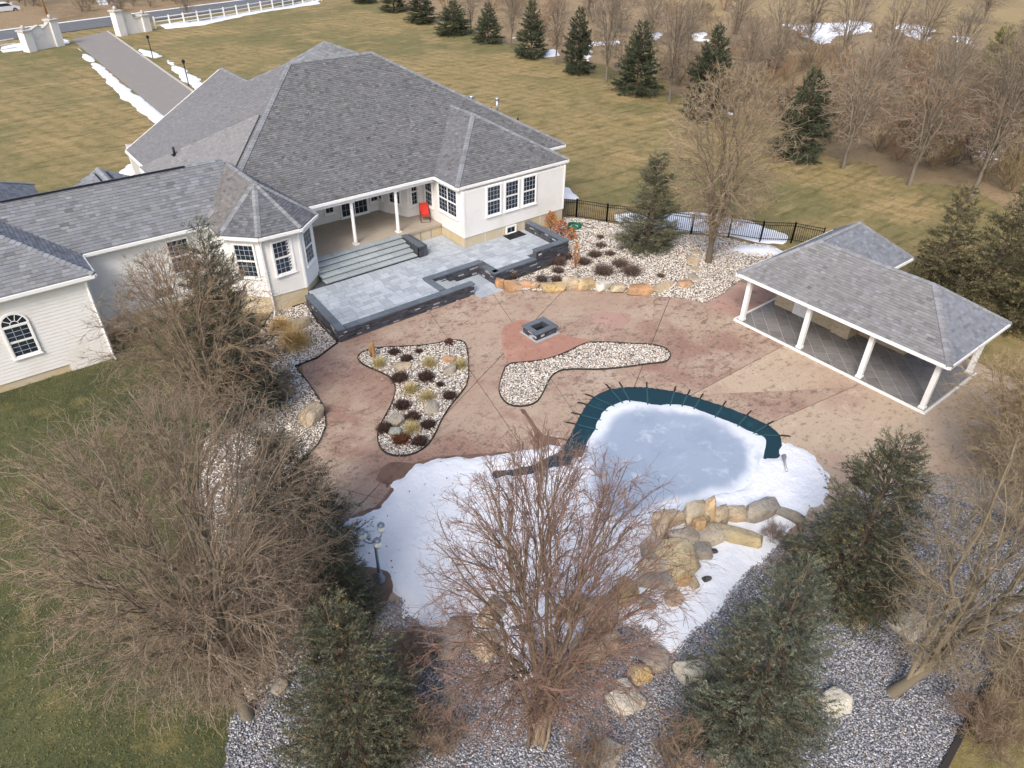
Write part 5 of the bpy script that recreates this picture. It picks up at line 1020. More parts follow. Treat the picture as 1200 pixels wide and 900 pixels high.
MB().tube([(hb[0], hb[1], hb[2]-.05), (hb[0], hb[1], hb[2]+.1)], [.2, .18], 16).build('drum', 'green_hose', hz_, True)
b = at(ZC, 697, 190); t = thing('metal_flower', b, 'rusty metal flower on a thin stake at the top of the island bed', 'ornament'); MB().tube([(*b[:2], 0), (*b[:2], 1.15)], .018, 6).build('stake', 'black_metal', t)
V, F, c = leafy(160, .26, .25, .07, [(.09, .03, .02), (.05, .02, .015)], 9); npmesh('flower_head', V+np.array([*b[:2], 1.02]), F, 'foliage', t, c)
b = at(ZC, 380, 172); t = thing('garden_statue', b, 'small dark figure ornament at the left lobe of the island bed', 'ornament'); MB().tube([(*b[:2], 0), (*b[:2], .12), (*b[:2], .5), (*b[:2], .75), (*b[:2], .9)], [.13, .10, .12, .07, .03], 10).build('body', 'wood_pole', t, True); MB().tube([(b[0]-.1, b[1], .1), (b[0]-.13, b[1], .6), (b[0]-.09, b[1], .82)], [.06, .08, .04], 8).build('wing', 'wood_pole', t, True)
b = at(ZP, 975, 325, .1); t = thing('ladder_socket', b, 'bent grey pipe lying on the snow by the pool cover end', 'pipe'); MB().tube([(b[0]-.5, b[1]-.5, .14), (b[0]-.1, b[1]-.1, .2), (b[0]+.1, b[1]+.05, .22), (b[0]+.25, b[1]+.1, .16)], [.04, .05, .1, .06], 8).build('bend', 'grey_metal', t, True)

# ------------------------------------------------------------------ trees
def poly_tubes(PL, r0_, r1_, sides):
    """PL (N,K,3) polylines -> tube arrays"""
    N, K, _ = PL.shape; T = np.gradient(PL, axis=1); T /= np.linalg.norm(T, axis=2, keepdims=True)+1e-9
    ref = np.array([.37, .21, .9]); A = np.cross(T, ref); A /= np.linalg.norm(A, axis=2, keepdims=True)+1e-9; B = np.cross(T, A)
    r = r0_[:, None]+(r1_-r0_)[:, None]*np.linspace(0, 1, K)[None]; th = np.arange(sides)*2*np.pi/sides
    V = PL[:, :, None, :]+r[..., None, None]*(np.cos(th)[None, None, :, None]*A[:, :, None, :]+np.sin(th)[None, None, :, None]*B[:, :, None, :])
    idx = np.arange(N*K*sides).reshape(N, K, sides); nx = np.roll(idx, -1, 2)
    F = np.stack([idx[:, :-1], nx[:, :-1], nx[:, 1:], idx[:, 1:]], -1).reshape(-1, 4)
    return V.reshape(-1, 3), F
def grow(start, d, L, K, rg, jit, trop, up=np.array([0, 0, 1.])):
    N = len(start); P = np.zeros((N, K, 3)); P[:, 0] = start; d = d/np.linalg.norm(d, axis=1, keepdims=True); st = (L/(K-1))[:, None]
    for i in range(1, K):
        d = d+rg.normal(0, jit, (N, 3))+up*trop; d /= np.linalg.norm(d, axis=1, keepdims=True); P[:, i] = P[:, i-1]+d*st
    return P
def branch(PL, rad, n, trange, ang, Lf, rg, jit, trop, K, rfac, rmin):
    """n children on every polyline"""
    N, Kp, _ = PL.shape; par = np.repeat(np.arange(N), n); M_ = len(par); t = rg.uniform(*trange, M_); f = t*(Kp-1); i = np.minimum(f.astype(int), Kp-2); fr = (f-i)[:, None]
    s = PL[par, i]*(1-fr)+PL[par, i+1]*fr; T = PL[par, i+1]-PL[par, i]; T /= np.linalg.norm(T, axis=1, keepdims=True)+1e-9
    q = rg.normal(size=(M_, 3)); q -= (q*T).sum(1, keepdims=True)*T; q /= np.linalg.norm(q, axis=1, keepdims=True)+1e-9
    a = rg.uniform(*ang, M_)[:, None]; d = T*np.cos(a)+q*np.sin(a); plen = np.linalg.norm(np.diff(PL, axis=1), axis=2).sum(1)
    L = Lf(plen[par], t, rg, M_); ch = grow(s, d, L, K, rg, jit, trop)
    r = np.maximum(rad[par]*(1-.75*t)*rfac, rmin); return ch, r
def bare_tree(seed, H, trunk=1.2, n=(8, 11, 8, 5), spread=(.25, .8), r=.16, bark=(.17, .145, .115), tip=(.26, .165, .11), tw=.007, lean=(0, 0), lenf=.52, jit=.10, trop=.10, sides=5, ljit=.05, ltrop=.08, ang=(.35, .85)):
    """returns (trunk arrays, crown arrays): limbs as one skin each, twigs down to finger thickness"""
    rg = np.random.default_rng(seed); T0 = grow(np.zeros((1, 3)), np.array([[lean[0], lean[1], 1.]]), np.array([trunk]), 5, rg, .03, .02)
    m0 = n[0]; az = np.arange(m0)*2.39996+rg.normal(0, .3, m0); inc = spread[0]+(spread[1]-spread[0])*np.sqrt((np.arange(m0)+.5)/m0); tz = rg.uniform(.55, 1.0, m0)*4; ti = np.minimum(tz.astype(int), 3); st_ = T0[0][ti]+(T0[0][ti+1]-T0[0][ti])*(tz-ti)[:, None]
    L0 = (H-trunk*.8)*rg.uniform(.82, 1.06, m0)*(1-.42*(inc/1.2)**1.3)
    lim = grow(st_, np.stack([np.sin(inc)*np.cos(az)+lean[0]*.8, np.sin(inc)*np.sin(az)+lean[1]*.8, np.cos(inc)], 1), L0, 10, rg, ljit, ltrop)
    lim[:, :, 0] += lean[0]*np.linspace(0, 1, 10)*H*.15; rl = r*rg.uniform(.28, .55, len(lim))
    b2, r2 = branch(lim, rl, n[1], (.10, .98), ang, lambda p, t, g_, m: p*lenf*(1-.62*t)*g_.uniform(.55, 1.1, m), rg, jit, trop, 6, .42, tw*1.8)
    b3, r3 = branch(b2, r2, n[2], (.15, 1.0), (.3, .85), lambda p, t, g_, m: (p*.55*(1-.5*t)+.18)*g_.uniform(.5, 1.15, m), rg, jit*1.2, trop*.8, 4, .5, tw*1.25)
    sets = [(lim, rl, rl*.22, 5, 0.25), (b2, r2, r2*.45, 4, .55), (b3, r3, r3*.6, 3, .85)]
    if n[3]:
        b4, r4 = branch(b3, r3, n[3], (.2, 1.0), (.3, .8), lambda p, t, g_, m: (p*.55+.10)*g_.uniform(.5, 1.2, m), rg, jit, trop, 3, .8, tw); sets.append((b4, r4, r4*.75, 3, 1.0))
    bk, tp = np.array(bark), np.array(tip)
    tv, tf = poly_tubes(T0, np.array([r*1.25]), np.array([r*.8]), 9); tc = np.tile(bk*.9, (len(tv), 1)); V, F, C = [], [], []; o = 0
    for PL, a, b, sd_, mx in sets:
        v, f = poly_tubes(PL, a, b, sd_); V.append(v); F.append(f+o); o += len(v); nn = len(PL); per = PL.shape[1]*sd_
        lv = np.repeat(rg.uniform(.55, 1.4, nn), per)[:, None]; m_ = np.clip(mx+np.repeat(rg.normal(0, .2, nn), per), 0, 1)[:, None]; C.append((bk*(1-m_)+tp*m_)*lv)
    V = np.vstack(V); return (tv, tf, tc), (V, np.vstack(F), np.vstack(C))
def kmeans(P, k, rg, it=5):
    if len(P) <= k: return np.arange(len(P)), P.copy()
    C = P[rg.choice(len(P), k, replace=False)]
    for _ in range(it):
        lab = ((P[:, None]-C[None])**2).sum(-1).argmin(1)
        for j in range(k):
            m = lab == j
            if m.any(): C[j] = P[m].mean(0)
    return lab, C
def bez(a, c, b, K, rg, jit):
    """quadratic curves a->b by way of c, with wander; arrays (N,3) -> (N,K,3)"""
    t = np.linspace(0, 1, K)[None, :, None]; P = a[:, None]*(1-t)**2+2*c[:, None]*t*(1-t)+b[:, None]*t**2
    w_ = np.sin(np.pi*np.linspace(0, 1, K))[None, :, None]; L = np.linalg.norm(b-a, axis=1)[:, None, None]
    return P+rg.normal(0, 1, P.shape)*w_*L*jit
def attach(PL, rads, T, back):
    """where a branch towards T leaves the polyline PL: the nearest place, pulled back towards the base"""
    D = ((PL-T)**2).sum(-1); k = D.argmin(); K = len(PL); f = max(.08, (k/(K-1))*back); f = min(f, .93)*(K-1); i = int(f); fr = f-i
    p = PL[i]*(1-fr)+PL[min(i+1, K-1)]*fr; tan = PL[min(i+1, K-1)]-PL[i]; return p, tan/(np.linalg.norm(tan)+1e-9), rads[0]+(rads[1]-rads[0])*f/(K-1)
def crown_tree(seed, H, R, z0, trunk, k=(14, 9, 8), tips=4500, twl=2, r=.15, bark=(.2, .16, .12), tip=(.28, .2, .15), tw=.006, lean=(0, 0), peak=.62, steep=.55, base_spread=.0, jit=.035):
    """bare tree whose twig tips fill an egg shaped crown; limbs, branches and twigs run to shared clusters of tips"""
    rg = np.random.default_rng(seed); u = rg.random(tips)**.85; prof = np.where(u < peak, np.sin(np.pi/2*(u/peak))**.75, np.sqrt(np.clip(1-((u-peak)/(1-peak))**2.2, 0, 1)))
    rr = R*(.14+.86*prof)*rg.random(tips)**.42*rg.uniform(.8, 1.12, tips); az = rg.uniform(0, 6.283, tips); rr *= 1+.12*np.sin(az*3+seed)+.08*np.sin(az*5+2*seed)
    z = z0+(H-z0)*u*rg.uniform(.93, 1.05, tips); Pt = np.stack([rr*np.cos(az)+lean[0]*z, rr*np.sin(az)+lean[1]*z, z], 1)
    T0 = grow(np.zeros((1, 3)), np.array([[lean[0]*1.4, lean[1]*1.4, 1.]]), np.array([trunk]), 6, rg, .03, .0)
    wgt = Pt*np.array([1, 1, .35]); lab1, _ = kmeans(wgt, k[0], rg, 8); L1, L2, L3, L4 = [], [], [], []; rad = []
    for i in range(k[0]):
        Q = Pt[lab1 == i]
        if len(Q) < 4: continue
        c = Q.mean(0); d = c-np.array([lean[0]*c[2], lean[1]*c[2], 0]); far = Q[(Q[:, 2]+.5*np.hypot(Q[:, 0], Q[:, 1])).argsort()[-max(2, len(Q)//12):]].mean(0)
        st = T0[0][rg.integers(2, 6)] if trunk > .6 else np.array([*(rg.normal(0, .12, 2)), .02])
        ctrl = st+(far-st)*np.array([steep*.75, steep*.75, .62]); limb = bez(st[None], ctrl[None], far[None], 12, rg, .010)[0]; lr = r*rg.uniform(.32, .52)*(len(Q)/(tips/k[0]))**.4; L1.append((limb, lr, lr*.16))
        lab2, _ = kmeans(Q, k[1], rg)
        for j in np.unique(lab2):
            S = Q[lab2 == j]; c2 = S.mean(0); f2 = S[((S-limb[4])**2).sum(1).argsort()[-max(1, len(S)//6):]].mean(0)*.6+c2*.4
            p, t, ra_ = attach(limb, (lr, lr*.16), c2, .62); dl = np.linalg.norm(f2-p); br = bez(p[None], (p+t*dl*.45)[None], f2[None], 7, rg, jit)[0]; r2 = max(min(ra_*.62, .012+.012*dl), tw*1.8); L2.append((br, r2, tw*1.3))
            lab3, _ = kmeans(S, k[2], rg, 3)
            for m in np.unique(lab3):
                U = S[lab3 == m]; c3 = U.mean(0); p3, t3, ra3 = attach(br, (r2, tw*1.3), c3, .7); dl = np.linalg.norm(c3-p3)+1e-6; b3 = bez(p3[None], (p3+t3*dl*.45)[None], c3[None], 4, rg, jit*1.4)[0]; r3 = max(ra3*.7, tw*1.3); L3.append((b3, r3, tw))
                for q in U:
                    p4, t4, _ = attach(b3, (r3, tw), q, .85); dl = np.linalg.norm(q-p4)+1e-6; L4.append((p4, p4+t4*dl*.5, q))
    a4, c4, e4 = [np.array(x) for x in zip(*L4)]; B4 = bez(a4, c4, e4, 4, rg, .06); V, F, C = [], [], []; o = 0; bk, tp = np.array(bark), np.array(tip)
    def put(PL, ra_, rb_, sides, mx):
        nonlocal o
        v, f = poly_tubes(PL, ra_, rb_, sides); V.append(v); F.append(f+o); o += len(v); nn = len(PL); per = PL.shape[1]*sides
        lv = np.repeat(rg.uniform(.6, 1.35, nn), per)[:, None]; m_ = np.clip(mx+np.repeat(rg.normal(0, .2, nn), per), 0, 1)[:, None]; C.append((bk*(1-m_)+tp*m_)*lv)
    for LL, sd_, mx in ((L1, 6, .1), (L2, 4, .4), (L3, 3, .75)):
        put(np.array([x[0] for x in LL]), np.array([x[1] for x in LL]), np.array([x[2] for x in LL]), sd_, mx)
    n4 = len(B4); put(B4, np.full(n4, tw), np.full(n4, tw*.7), 3, .95)
    if twl:
        b5, _ = branch(B4, np.full(n4, tw), twl, (.25, 1.0), (.3, .9), lambda p, t, g_, m: (p*.45+.10)*g_.uniform(.5, 1.2, m), rg, .10, .05, 3, 1.0, tw*.85); put(b5, np.full(len(b5), tw*.85), np.full(len(b5), tw*.6), 3, 1.0)
    tv, tf = poly_tubes(T0, np.array([r*1.15]), np.array([r*.7]), 9)
    return (tv, tf, np.tile(bk*.85, (len(tv), 1))), (np.vstack(V), np.vstack(F), np.clip(np.vstack(C), .02, .7))
def needle_tree(seed, H, R, nb=150, per=26, needles=9, trunk_r=.12, cols=((.050, .075, .045), (.075, .10, .055), (.035, .055, .035)), nl=.085, nw=.020, shoot=.16, zlow=.06, taper=.85, tips=None, droop=.15):
    rg = np.random.default_rng(seed); T0 = grow(np.zeros((1, 3)), np.array([[0, 0, 1.]]), np.array([H]), 8, rg, .008, .02); tv, tf = poly_tubes(T0, np.array([trunk_r]), np.array([.01]), 8)
    u = np.sort(rg.random(nb)**1.15); tiers = max(9, int(H*2.3)); u = np.clip(np.round(u*tiers)/tiers+rg.normal(0, .007, nb), 0, 1)*(.97-zlow)+zlow; az = np.arange(nb)*2.39996+rg.normal(0, .35, nb); z = u*H; L = R*np.clip((1-u), .02, 1)**(taper*.82)*np.clip(.72+u*2.2, 0, 1)*rg.uniform(.6, 1.15, nb)+.10
    el = -.16+u*.95+rg.normal(0, .07, nb); d = np.stack([np.cos(az)*np.cos(el), np.sin(az)*np.cos(el), np.sin(el)], 1); s = np.column_stack([np.zeros((nb, 2)), z]); B = grow(s, d, L, 7, rg, .05, -droop*.25); B[:, :, 2] += (np.linspace(0, 1, 7)**2.2)[None]*L[:, None]*.18
    bv, bf = poly_tubes(B, np.maximum(.035*L/R, .008), np.full(nb, .004), 3)
    # side branchlets lie nearly flat
    k = np.maximum(3, (per*L/R).astype(int)); par = np.repeat(np.arange(nb), k); M_ = len(par); t = rg.uniform(.12, 1, M_)**.8; f = t*6; i = np.minimum(f.astype(int), 5); fr = (f-i)[:, None]
    p = B[par, i]*(1-fr)+B[par, i+1]*fr; T = B[par, i+1]-B[par, i]; T /= np.linalg.norm(T, axis=1, keepdims=True); sdv = np.cross(T, (0, 0, 1.)); sdv /= np.linalg.norm(sdv, axis=1, keepdims=True); sg = rg.choice([-1, 1], M_)[:, None]
    d = T*.85+sdv*sg*rg.uniform(.4, .9, (M_, 1))+rg.normal(0, .08, (M_, 3)); d[:, 2] -= .03; L2 = (L[par]*.42*(1-.6*t)+.14)*rg.uniform(.6, 1.15, M_); C2 = grow(p, d, L2, 4, rg, .08, -.02)
    cv_, cf = poly_tubes(C2, np.full(M_, .006), np.full(M_, .003), 3)
    # shoots along the branchlets
    ks = np.maximum(2, (L2/.11).astype(int)); par2 = np.repeat(np.arange(M_), ks); S = len(par2); t2 = rg.uniform(.1, 1.0, S); f = t2*3; i = np.minimum(f.astype(int), 2); fr = (f-i)[:, None]
    p = C2[par2, i]*(1-fr)+C2[par2, i+1]*fr; T = C2[par2, i+1]-C2[par2, i]; T /= np.linalg.norm(T, axis=1, keepdims=True)+1e-9; sd_ = T*.95+rg.normal(0, .26, (S, 3)); sd_[:, 2] += .10; sd_ /= np.linalg.norm(sd_, axis=1, keepdims=True); sl_ = shoot*rg.uniform(.6, 1.2, S)
    nn = S*needles; q = np.repeat(np.arange(S), needles); tt = rg.uniform(0, 1, nn); bp = p[q]+sd_[q]*(tt*sl_[q])[:, None]; rv = rg.normal(size=(nn, 3)); rv -= (rv*sd_[q]).sum(1, keepdims=True)*sd_[q]; rv /= np.linalg.norm(rv, axis=1, keepdims=True)
    nd = sd_[q]*.75+rv*.75; nd /= np.linalg.norm(nd, axis=1, keepdims=True); w2 = np.cross(nd, rg.normal(size=(nn, 3))); w2 /= np.linalg.norm(w2, axis=1, keepdims=True); le = nl*rg.uniform(.7, 1.2, (nn, 1))
    NV = np.stack([bp-w2*nw/2, bp+w2*nw/2, bp+nd*le], 1).reshape(-1, 3); NF = np.arange(3*nn).reshape(-1, 3)
    cs = np.array(cols)[rg.integers(0, len(cols), S)]*rg.uniform(.75, 1.3, (S, 1))*rg.uniform(.65, 1.35, nb)[par[par2]][:, None]
    if tips is not None:   # old inner shoots brown, real needle colour
        br_ = rg.random(S) < tips[1]; cs[br_] = np.array(tips[0])*rg.uniform(.8, 1.2, (br_.sum(), 1))
    NC = np.repeat(cs, needles*3, 0)
    BV = np.vstack([bv, cv_]); BF = np.vstack([bf, cf+len(bv)]); BF = np.vstack([BF[:, [0, 1, 2]], BF[:, [0, 2, 3]]]); BC = np.tile([.10, .075, .055], (len(BV), 1))
    V = np.vstack([BV, NV]); F = np.vstack([BF, NF+len(BV)]); C = np.vstack([BC, NC]); return (tv, tf, np.tile([.13, .10, .075], (len(tv), 1))), (V, F, np.clip(C, .004, .5))
LIB = {}
def lib_tree(key, arrs, mcrown):
    (tv, tf, tc), (cv_, cf, cc_) = arrs
    a = npmesh('trunk', tv, tf, 'bark', None, tc, True); b = npmesh('crown', cv_, cf, mcrown, None, cc_); LIB[key] = (a.data, b.data, b.name); bpy.data.objects.remove(a); bpy.data.objects.remove(b)
def plant_tree(key, loc, label, cat, name, group=None, s=1.0, sz=None, rz=None, crown='crown'):
    t = thing(name, (loc[0], loc[1], loc[2] if len(loc) > 2 else -.08), label, cat, group, rz if rz is not None else random.uniform(0, 6.28)); a_ = (sum(map(ord, label)) % 97)/97; t.scale = (s*(.94+.12*a_), s*(1.06-.12*a_), sz or s*(.95+.1*((a_*7) % 1)))
    for nm, me in (('trunk', LIB[key][0]), (crown, LIB[key][1])):
        o = bpy.data.objects.new(nm, me); COL.objects.link(o); o.parent = t
    return t
BT = dict(bark=(.20, .165, .125), tip=(.27, .185, .125))
lib_tree('pear', crown_tree(1, 9.9, 3.15, 1.9, .35, (20, 9, 8), 5600, 2, .15, (.22, .175, .12), (.285, .175, .14), .0049, peak=.62, steep=.36, jit=.03), 'bark')
lib_tree('wide', crown_tree(2, 9.9, 3.5, 2.0, 1.3, (18, 11, 9), 9500, 2, .17, (.22, .195, .15), (.305, .23, .165), .0043, peak=.62, steep=.36, jit=.028), 'bark')
lib_tree('wide2', crown_tree(3, 7.9, 3.1, 1.2, 1.0, (15, 10, 8), 6200, 2, .13, (.22, .185, .14), (.32, .235, .16), .0048, peak=.6, steep=.42, jit=.03), 'bark')
lib_tree('lean', crown_tree(4, 10.6, 3.7, 2.0, 1.7, (11, 9, 8), 5200, 2, .17, (.17, .145, .105), (.28, .225, .15), .0050, lean=(.30, 0), peak=.6, steep=.42, jit=.03), 'bark')
lib_tree('mid', crown_tree(5, 11.3, 3.7, 2.2, 2.2, (15, 9, 8), 4200, 2, .19, (.17, .14, .10), (.29, .225, .15), .0082, peak=.5, steep=.45, jit=.035), 'bark')
lib_tree('far_a', crown_tree(6, 10.2, 3.7, 1.8, 1.9, (13, 9, 7), 2200, 1, .17, (.20, .17, .135), (.31, .25, .185), .0095, peak=.6, steep=.42, jit=.035), 'bark')
lib_tree('far_b', crown_tree(7, 10.0, 2.6, 2.2, 2.4, (11, 9, 7), 1800, 1, .14, (.19, .165, .13), (.29, .235, .18), .0095, peak=.58, steep=.4, jit=.035), 'bark')
lib_tree('bush', bare_tree(8, 2.6, .15, (14, 9, 6, 3), (.15, 1.0), .04, (.18, .14, .10), (.29, .21, .15), .0042, lenf=.45, jit=.14, trop=.06), 'bark')
lib_tree('thicket', crown_tree(9, 5.6, 2.6, .3, .3, (18, 8, 8), 4200, 2, .09, (.24, .18, .115), (.39, .295, .17), .0056, peak=.6, steep=.5, jit=.06), 'bark')
lib_tree('spruce_a', needle_tree(11, 7.2, 1.85, 225, 21, 15, cols=((.070, .085, .060), (.095, .11, .075), (.045, .060, .045), (.15, .16, .115)), tips=((.17, .13, .06), .06), nl=.075, nw=.017, shoot=.26), 'needles')
lib_tree('spruce_b', needle_tree(12, 6.6, 1.85, 215, 21, 15, cols=((.072, .085, .052), (.10, .112, .066), (.045, .058, .040), (.16, .155, .10)), tips=((.20, .145, .06), .08), nl=.075, nw=.017, shoot=.26), 'needles')
lib_tree('spruce_far', needle_tree(13, 7.0, 2.5, 170, 20, 7, cols=((0.0506, 0.065, 0.036), (0.0805, 0.0952, 0.05), (0.0322, 0.0448, 0.027)), nl=.15, nw=.05, shoot=.26), 'needles')
lib_tree('cedar', needle_tree(14, 6.6, 1.6, 150, 17, 6, cols=((.14, .12, .058), (.095, .094, .045), (.19, .155, .075), (.066, .072, .036)), nl=.12, nw=.038, shoot=.26, taper=.6, droop=.3), 'needles')
lib_tree('juniper', needle_tree(15, 5.0, 1.7, 110, 18, 6, cols=((.20, .20, .055), (.14, .15, .05), (.25, .23, .08)), nl=.14, nw=.045, shoot=.25, taper=.5), 'needles')

def bare(key, px, s, label, group=None, name='bare_tree', sz=None, rz=None, cat='tree'): return plant_tree(key, (*g(*px)[:2], -.08), label, cat, name, group, s, sz, rz, 'branches')
bare('pear', (632, 866), 1.0, 'many stemmed bare tree with reddish twigs in front of the snow', rz=1.0)
bare('wide', (290, 838), 1.0, 'wide crowned bare tree filling the lower left of the picture', rz=.4)
bare('wide2', (312, 800), .76, 'smaller bare tree between the big left one and the lower left spruce', rz=2.4)
bare('wide2', (258, 505), 1.05, 'bare tree in front of the tall spruce by the house link', rz=4.0)
bare('lean', (1045, 812), .95, 'bare tree leaning right over the slate gravel', rz=-.75)
bare('mid', (829, 312), 1.0, 'tall bare tree standing in the gravel left of the pavilion', rz=.8)
bare('thicket', (1168, 560), 1.0, 'tawny twiggy bush beside the pavilion at the right edge', name='twig_bush', cat='bush'); bare('thicket', (1215, 640), 1.1, 'tawny twiggy bush at the right edge behind the leaning tree', name='twig_bush', cat='bush'); bare('thicket', (1215, 545), 1.0, 'tawny twiggy bush at the right edge behind the pavilion corner', name='twig_bush', cat='bush')
G1 = 'bare trees along the edge of the back lawn'
for k, p, s, l in (('far_a', (988, 196), .95, 'bare tree at the lawn edge right of the dense round spruce'), ('far_a', (1066, 216), 1.05, 'forked bare tree in the middle of the right lawn edge'), ('far_b', (1136, 236), 1.15, 'bare tree at the lawn edge furthest right'), ('far_b', (784, 121), 1.0, 'bare tree between the two biggest lawn edge spruces'), ('far_b', (710, 95), .95, 'slim bare tree left of the large lawn edge spruce'), ('far_b', (651, 75), .78, 'slim bare tree between the two narrow spruces'), ('far_b', (599, 55), .78, 'slim bare tree left of the narrow spruces'), ('far_b', (552, 38), .7, 'thin bare tree beside the dark low spruces')):
    bare(k, p, s, l, G1)
bare('far_a', (222, 26), .72, 'bare tree inside the white rail fence near the entrance'); bare('far_a', (316, 10), .72, 'bare tree inside the rail fence at the top edge')
bare('far_b', (128, 6), .8, 'bare tree across the road behind the entrance'); bare('far_b', (30, 8), .9, 'bare tree across the road left of the utility pole'); bare('far_b', (185, -2), .8, 'bare tree across the road right of the entrance')
woods = [(870, 120, 'nearest to the snow behind the lawn edge'), (905, 95, 'behind the round spruce'), (945, 60, 'in front of the long snow patch'), (985, 75, 'right of the long snow patch'), (1035, 95, 'behind the forked lawn edge tree'), (1075, 70, 'below the second snow patch'), (1105, 120, 'left of the yellow green juniper'), (1185, 150, 'right of the yellow green juniper'), (1010, 30, 'near the tan field at the top'), (1150, 30, 'near the field above the juniper'), (805, 70, 'above the second largest spruce'), (760, 55, 'above the largest spruce'), (860, 60, 'beside the reddish brush'), (720, 40, 'above the slim tree'), (1195, 90, 'at the right edge below the field'), (690, 20, 'at the top above the narrow spruces')]
for i, (x, y, w_) in enumerate(woods): bare('far_a' if i % 2 else 'far_b', (x, y), .8+.25*((i*7) % 5)/5, 'bare woodland tree '+w_, 'bare trees in the woods behind the lawn')
for px_, s, l in (((455, 815), 1.0, 'reddish twig shrub right of the lower left spruce'), ((515, 880), .85, 'reddish twig shrub at the bottom left of the central tree'), ((490, 775), .6, 'small reddish twig shrub at the snow edge'), ((690, 905), .7, 'twig shrub at the bottom edge under the central tree'), ((790, 905), .8, 'twig shrub at the bottom edge left of the central spruce'), ((905, 632), .42, 'dark dead shrub in the snow beside the right spruce'), ((1150, 870), 1.0, 'twig brush past the edging at the lower right corner'), ((1195, 820), 1.1, 'twig brush at the right edge below the leaning tree'), ((205, 760), .8, 'low twig shrub under the wide left tree'), ((330, 470), .7, 'twig shrub in the side bed by the tall spruce'), ((100, 655), .5, 'low reddish shrub in the left lawn')):
    bare('bush', px_, s, l, 'bare twig shrubs', 'twig_shrub', cat='shrub')
def spruce(key, px, s, label, sz=None, name='spruce_tree', group=None): return plant_tree(key, (*g(*px)[:2], -.08), label, 'tree', name, group, s, sz)
spruce('spruce_a', (288, 482), 1.2, 'tall spruce rising in front of the house link')
spruce('spruce_b', (352, 655), 1.1, 'dark spruce leaning over the patio edge by the side bed', .85); spruce('spruce_a', (402, 728), .72, 'small dark spruce beside the garden lamp', .62)
spruce('spruce_b', (425, 888), .92, 'spruce at the lower left with dull yellowish lower boughs', .98); spruce('spruce_a', (868, 868), .98, 'full spruce in the lower centre right of the snow', 1.0); spruce('spruce_b', (985, 692), 1.08, 'spruce between the snow and the leaning bare tree', 1.0)
spruce('spruce_b', (758, 292), 1.05, 'lone spruce in the white gravel behind the border boulders', .93)
G2 = 'spruces along the edge of the back lawn'
for p, s, sz, l in (((932, 184), 1.0, .98, 'dense round spruce at the right of the lawn edge'), ((745, 110), 1.0, 1.0, 'large spruce in the middle of the lawn edge'), ((826, 138), 1.05, 1.15, 'blue grey spruce behind the twigs of the tall bare tree'), ((676, 85), .85, .98, 'narrow spruce at the lawn edge with snow behind it'), ((622, 67), .85, .92, 'narrow spruce left of its twin at the lawn edge'), ((572, 50), .8, .7, 'dark spruce beside the slim bare tree at the top'), ((532, 40), 1.1, .62, 'broad low dark spruce at the top of the lawn'), ((494, 26), 1.1, .6, 'broad low dark spruce second from the left at the top'), ((462, 13), 1.0, .6, 'broad low dark spruce furthest left at the top'), ((428, 3), .9, .5, 'dark spruce at the top edge beside the fence end')):
    spruce('spruce_far', p, s, l, sz, group=G2)
for p, s, l in (((1092, 335), .88, 'olive brown conifer right behind the pavilion roof'), ((1145, 360), .98, 'taller olive brown conifer at the right behind the pavilion'), ((1200, 385), .95, 'olive brown conifer at the right edge behind the pavilion'), ((1190, 318), .75, 'dull conifer at the right edge above the others')): spruce('cedar', p, s, l, name='conifer', group='olive conifers behind the pavilion')
spruce('juniper', (1158, 92), 1.1, 'yellow green juniper at the edge of the woods', name='juniper')
# brush of the woods: one uncountable mass
rg = np.random.default_rng(99); _, (bv, bf, bc_) = bare_tree(10, 3.6, .2, (9, 7, 4, 0), (.1, 1.0), .045, (.19, .16, .125), (.31, .25, .18), .010, lenf=.5, jit=.16, trop=.06)
BP = []
while len(BP) < 300:
    x, y = rg.uniform(440, 1260), rg.uniform(-8, 250); edge_y = np.interp(x, [400, 470, 560, 640, 760, 840, 960, 1060, 1260], [-10, 8, 34, 58, 98, 132, 172, 200, 255])
    top = np.interp(x, [400, 840, 930, 1060, 1260], [-10, -6, 24, 30, 45])
    if top < y < edge_y-4 and rg.random() < .35+.65*(y/200): BP.append(g(x, y))
BP = np.array(BP); n = len(BP); a = rg.uniform(0, 6.283, n); s = rg.uniform(.7, 1.5, n); ca, sa = np.cos(a)*s, np.sin(a)*s
V = np.stack([bv[None, :, 0]*ca[:, None]-bv[None, :, 1]*sa[:, None], bv[None, :, 0]*sa[:, None]+bv[None, :, 1]*ca[:, None], bv[None, :, 2]*s[:, None]], -1)+BP[:, None, :]
F = (bf[None]+(np.arange(n)*len(bv))[:, None, None]).reshape(-1, 4); tint = np.array([[.9, .85, .8], [1.1, .8, .65], [.6, .58, .6], [1.0, .95, .72]])[rg.integers(0, 4, n)]
tag(npmesh('woodland_brush', V.reshape(-1, 3), F, 'bark', None, np.clip((bc_[None]*tint[:, None]).reshape(-1, 3), .02, .6)), 'dense leafless brush filling the woods behind the lawn', 'brush', kind='stuff')
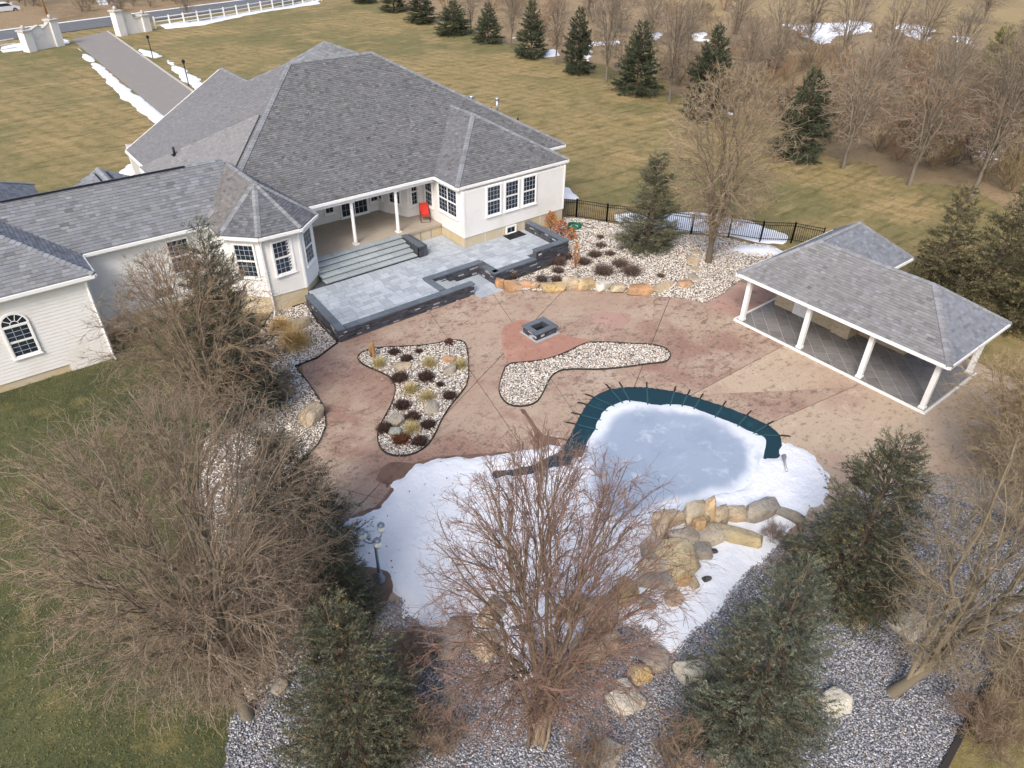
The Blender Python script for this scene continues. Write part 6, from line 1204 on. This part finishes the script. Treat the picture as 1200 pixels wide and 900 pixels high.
# brush across the road
BP = []
while len(BP) < 60:
    x, y = rg.uniform(-20, 330), rg.uniform(-12, 16); p = g(x, y); o_ = (p[:2]-ra[:2])@rn
    if o_ > 5.5: BP.append(p)
BP = np.array(BP); n = len(BP); a = rg.uniform(0, 6.283, n); s = rg.uniform(.6, 1.2, n); ca, sa = np.cos(a)*s, np.sin(a)*s
V = np.stack([bv[None, :, 0]*ca[:, None]-bv[None, :, 1]*sa[:, None], bv[None, :, 0]*sa[:, None]+bv[None, :, 1]*ca[:, None], bv[None, :, 2]*s[:, None]], -1)+BP[:, None, :]
F = (bf[None]+(np.arange(n)*len(bv))[:, None, None]).reshape(-1, 4)
tag(npmesh('roadside_brush', V.reshape(-1, 3), F, 'bark', None, np.clip(np.tile(bc_*.7, (n, 1)), .02, .6)), 'dark leafless brush across the road', 'brush', kind='stuff')
vb = [rp(-60, 4.5), rp(170, 4.5), rp(190, 60), rp(-60, 60)]
struct(field_mesh('roadside_verge', vb, 3, lambda P, sd: np.clip(-.15+(sd+fbm(P, .2, 5)*2)*.06, -.3, .1), 'woodland_floor'))
# short grass of the near lawn
rg = np.random.default_rng(3); n = 90000; P = rg.uniform((-12, 4), (6, 34), (n, 2)); sdn = sdist(P, nl); P = P[(sdn > .2) & ~pip(P, left) & ~pip(P, low)]; n = len(P); a = rg.uniform(0, 6.283, n); h = rg.uniform(.03, .075, n); tl_ = rg.normal(0, .03, (n, 2)); w_ = .014
dx, dy = np.cos(a)*w_, np.sin(a)*w_; V = np.stack([np.stack([P[:, 0]-dx, P[:, 1]-dy, np.full(n, -.05)], 1), np.stack([P[:, 0]+dx, P[:, 1]+dy, np.full(n, -.05)], 1), np.stack([P[:, 0]+tl_[:, 0], P[:, 1]+tl_[:, 1], -.04+h], 1)], 1).reshape(-1, 3)
f_ = np.clip(.45+(15-P[:, 1])*.02+fbm(P, .35, 21)*1.3+rg.normal(0, .25, n), 0, 1)[:, None]; c = (np.array([.075, .086, .036])*(1-f_)+np.array([.26, .215, .10])*f_)*rg.uniform(.7, 1.25, (n, 1))
tag(npmesh('lawn_grass', V, np.arange(3*n).reshape(-1, 3), 'grass_blade', None, np.repeat(c, 3, 0)), 'short green and straw grass of the side lawn', 'grass', kind='stuff')

# dry leaves blown over patio, snow and gravel
rg = np.random.default_rng(8); n = 1500; P = rg.uniform((6, 12), (30, 28.4), (n, 2)); P = P[pip(P, patio_base) & (fbm(P, .35, 31)+rg.normal(0, .3, n) > .05)]; n = len(P); a = rg.uniform(0, 6.283, n); s_l = rg.uniform(.02, .05, n); zb_ = np.where(pip(P, snow1), .13, .012); zb_ = np.where(pip(P, island) | pip(P, swoosh), .08, zb_)
d1 = np.stack([np.cos(a)*s_l, np.sin(a)*s_l, rg.normal(0, .008, n)], 1); d2 = np.stack([-np.sin(a)*s_l*.6, np.cos(a)*s_l*.6, rg.normal(0, .008, n)], 1); c0 = np.column_stack([P, zb_]); keep = ~pip(P, cover); c0, d1, d2 = c0[keep], d1[keep], d2[keep]; n = len(c0)
V = np.stack([c0-d1, c0-d2, c0+d1, c0+d2], 1).reshape(-1, 3); c = np.array([(.16, .09, .05), (.24, .15, .08), (.10, .06, .04)])[rg.integers(0, 3, n)]
tag(npmesh('leaf_litter', V, np.arange(4*n).reshape(-1, 4), 'foliage', None, np.repeat(c, 4, 0)), 'dry brown leaves scattered over the patio', 'leaves', kind='stuff')
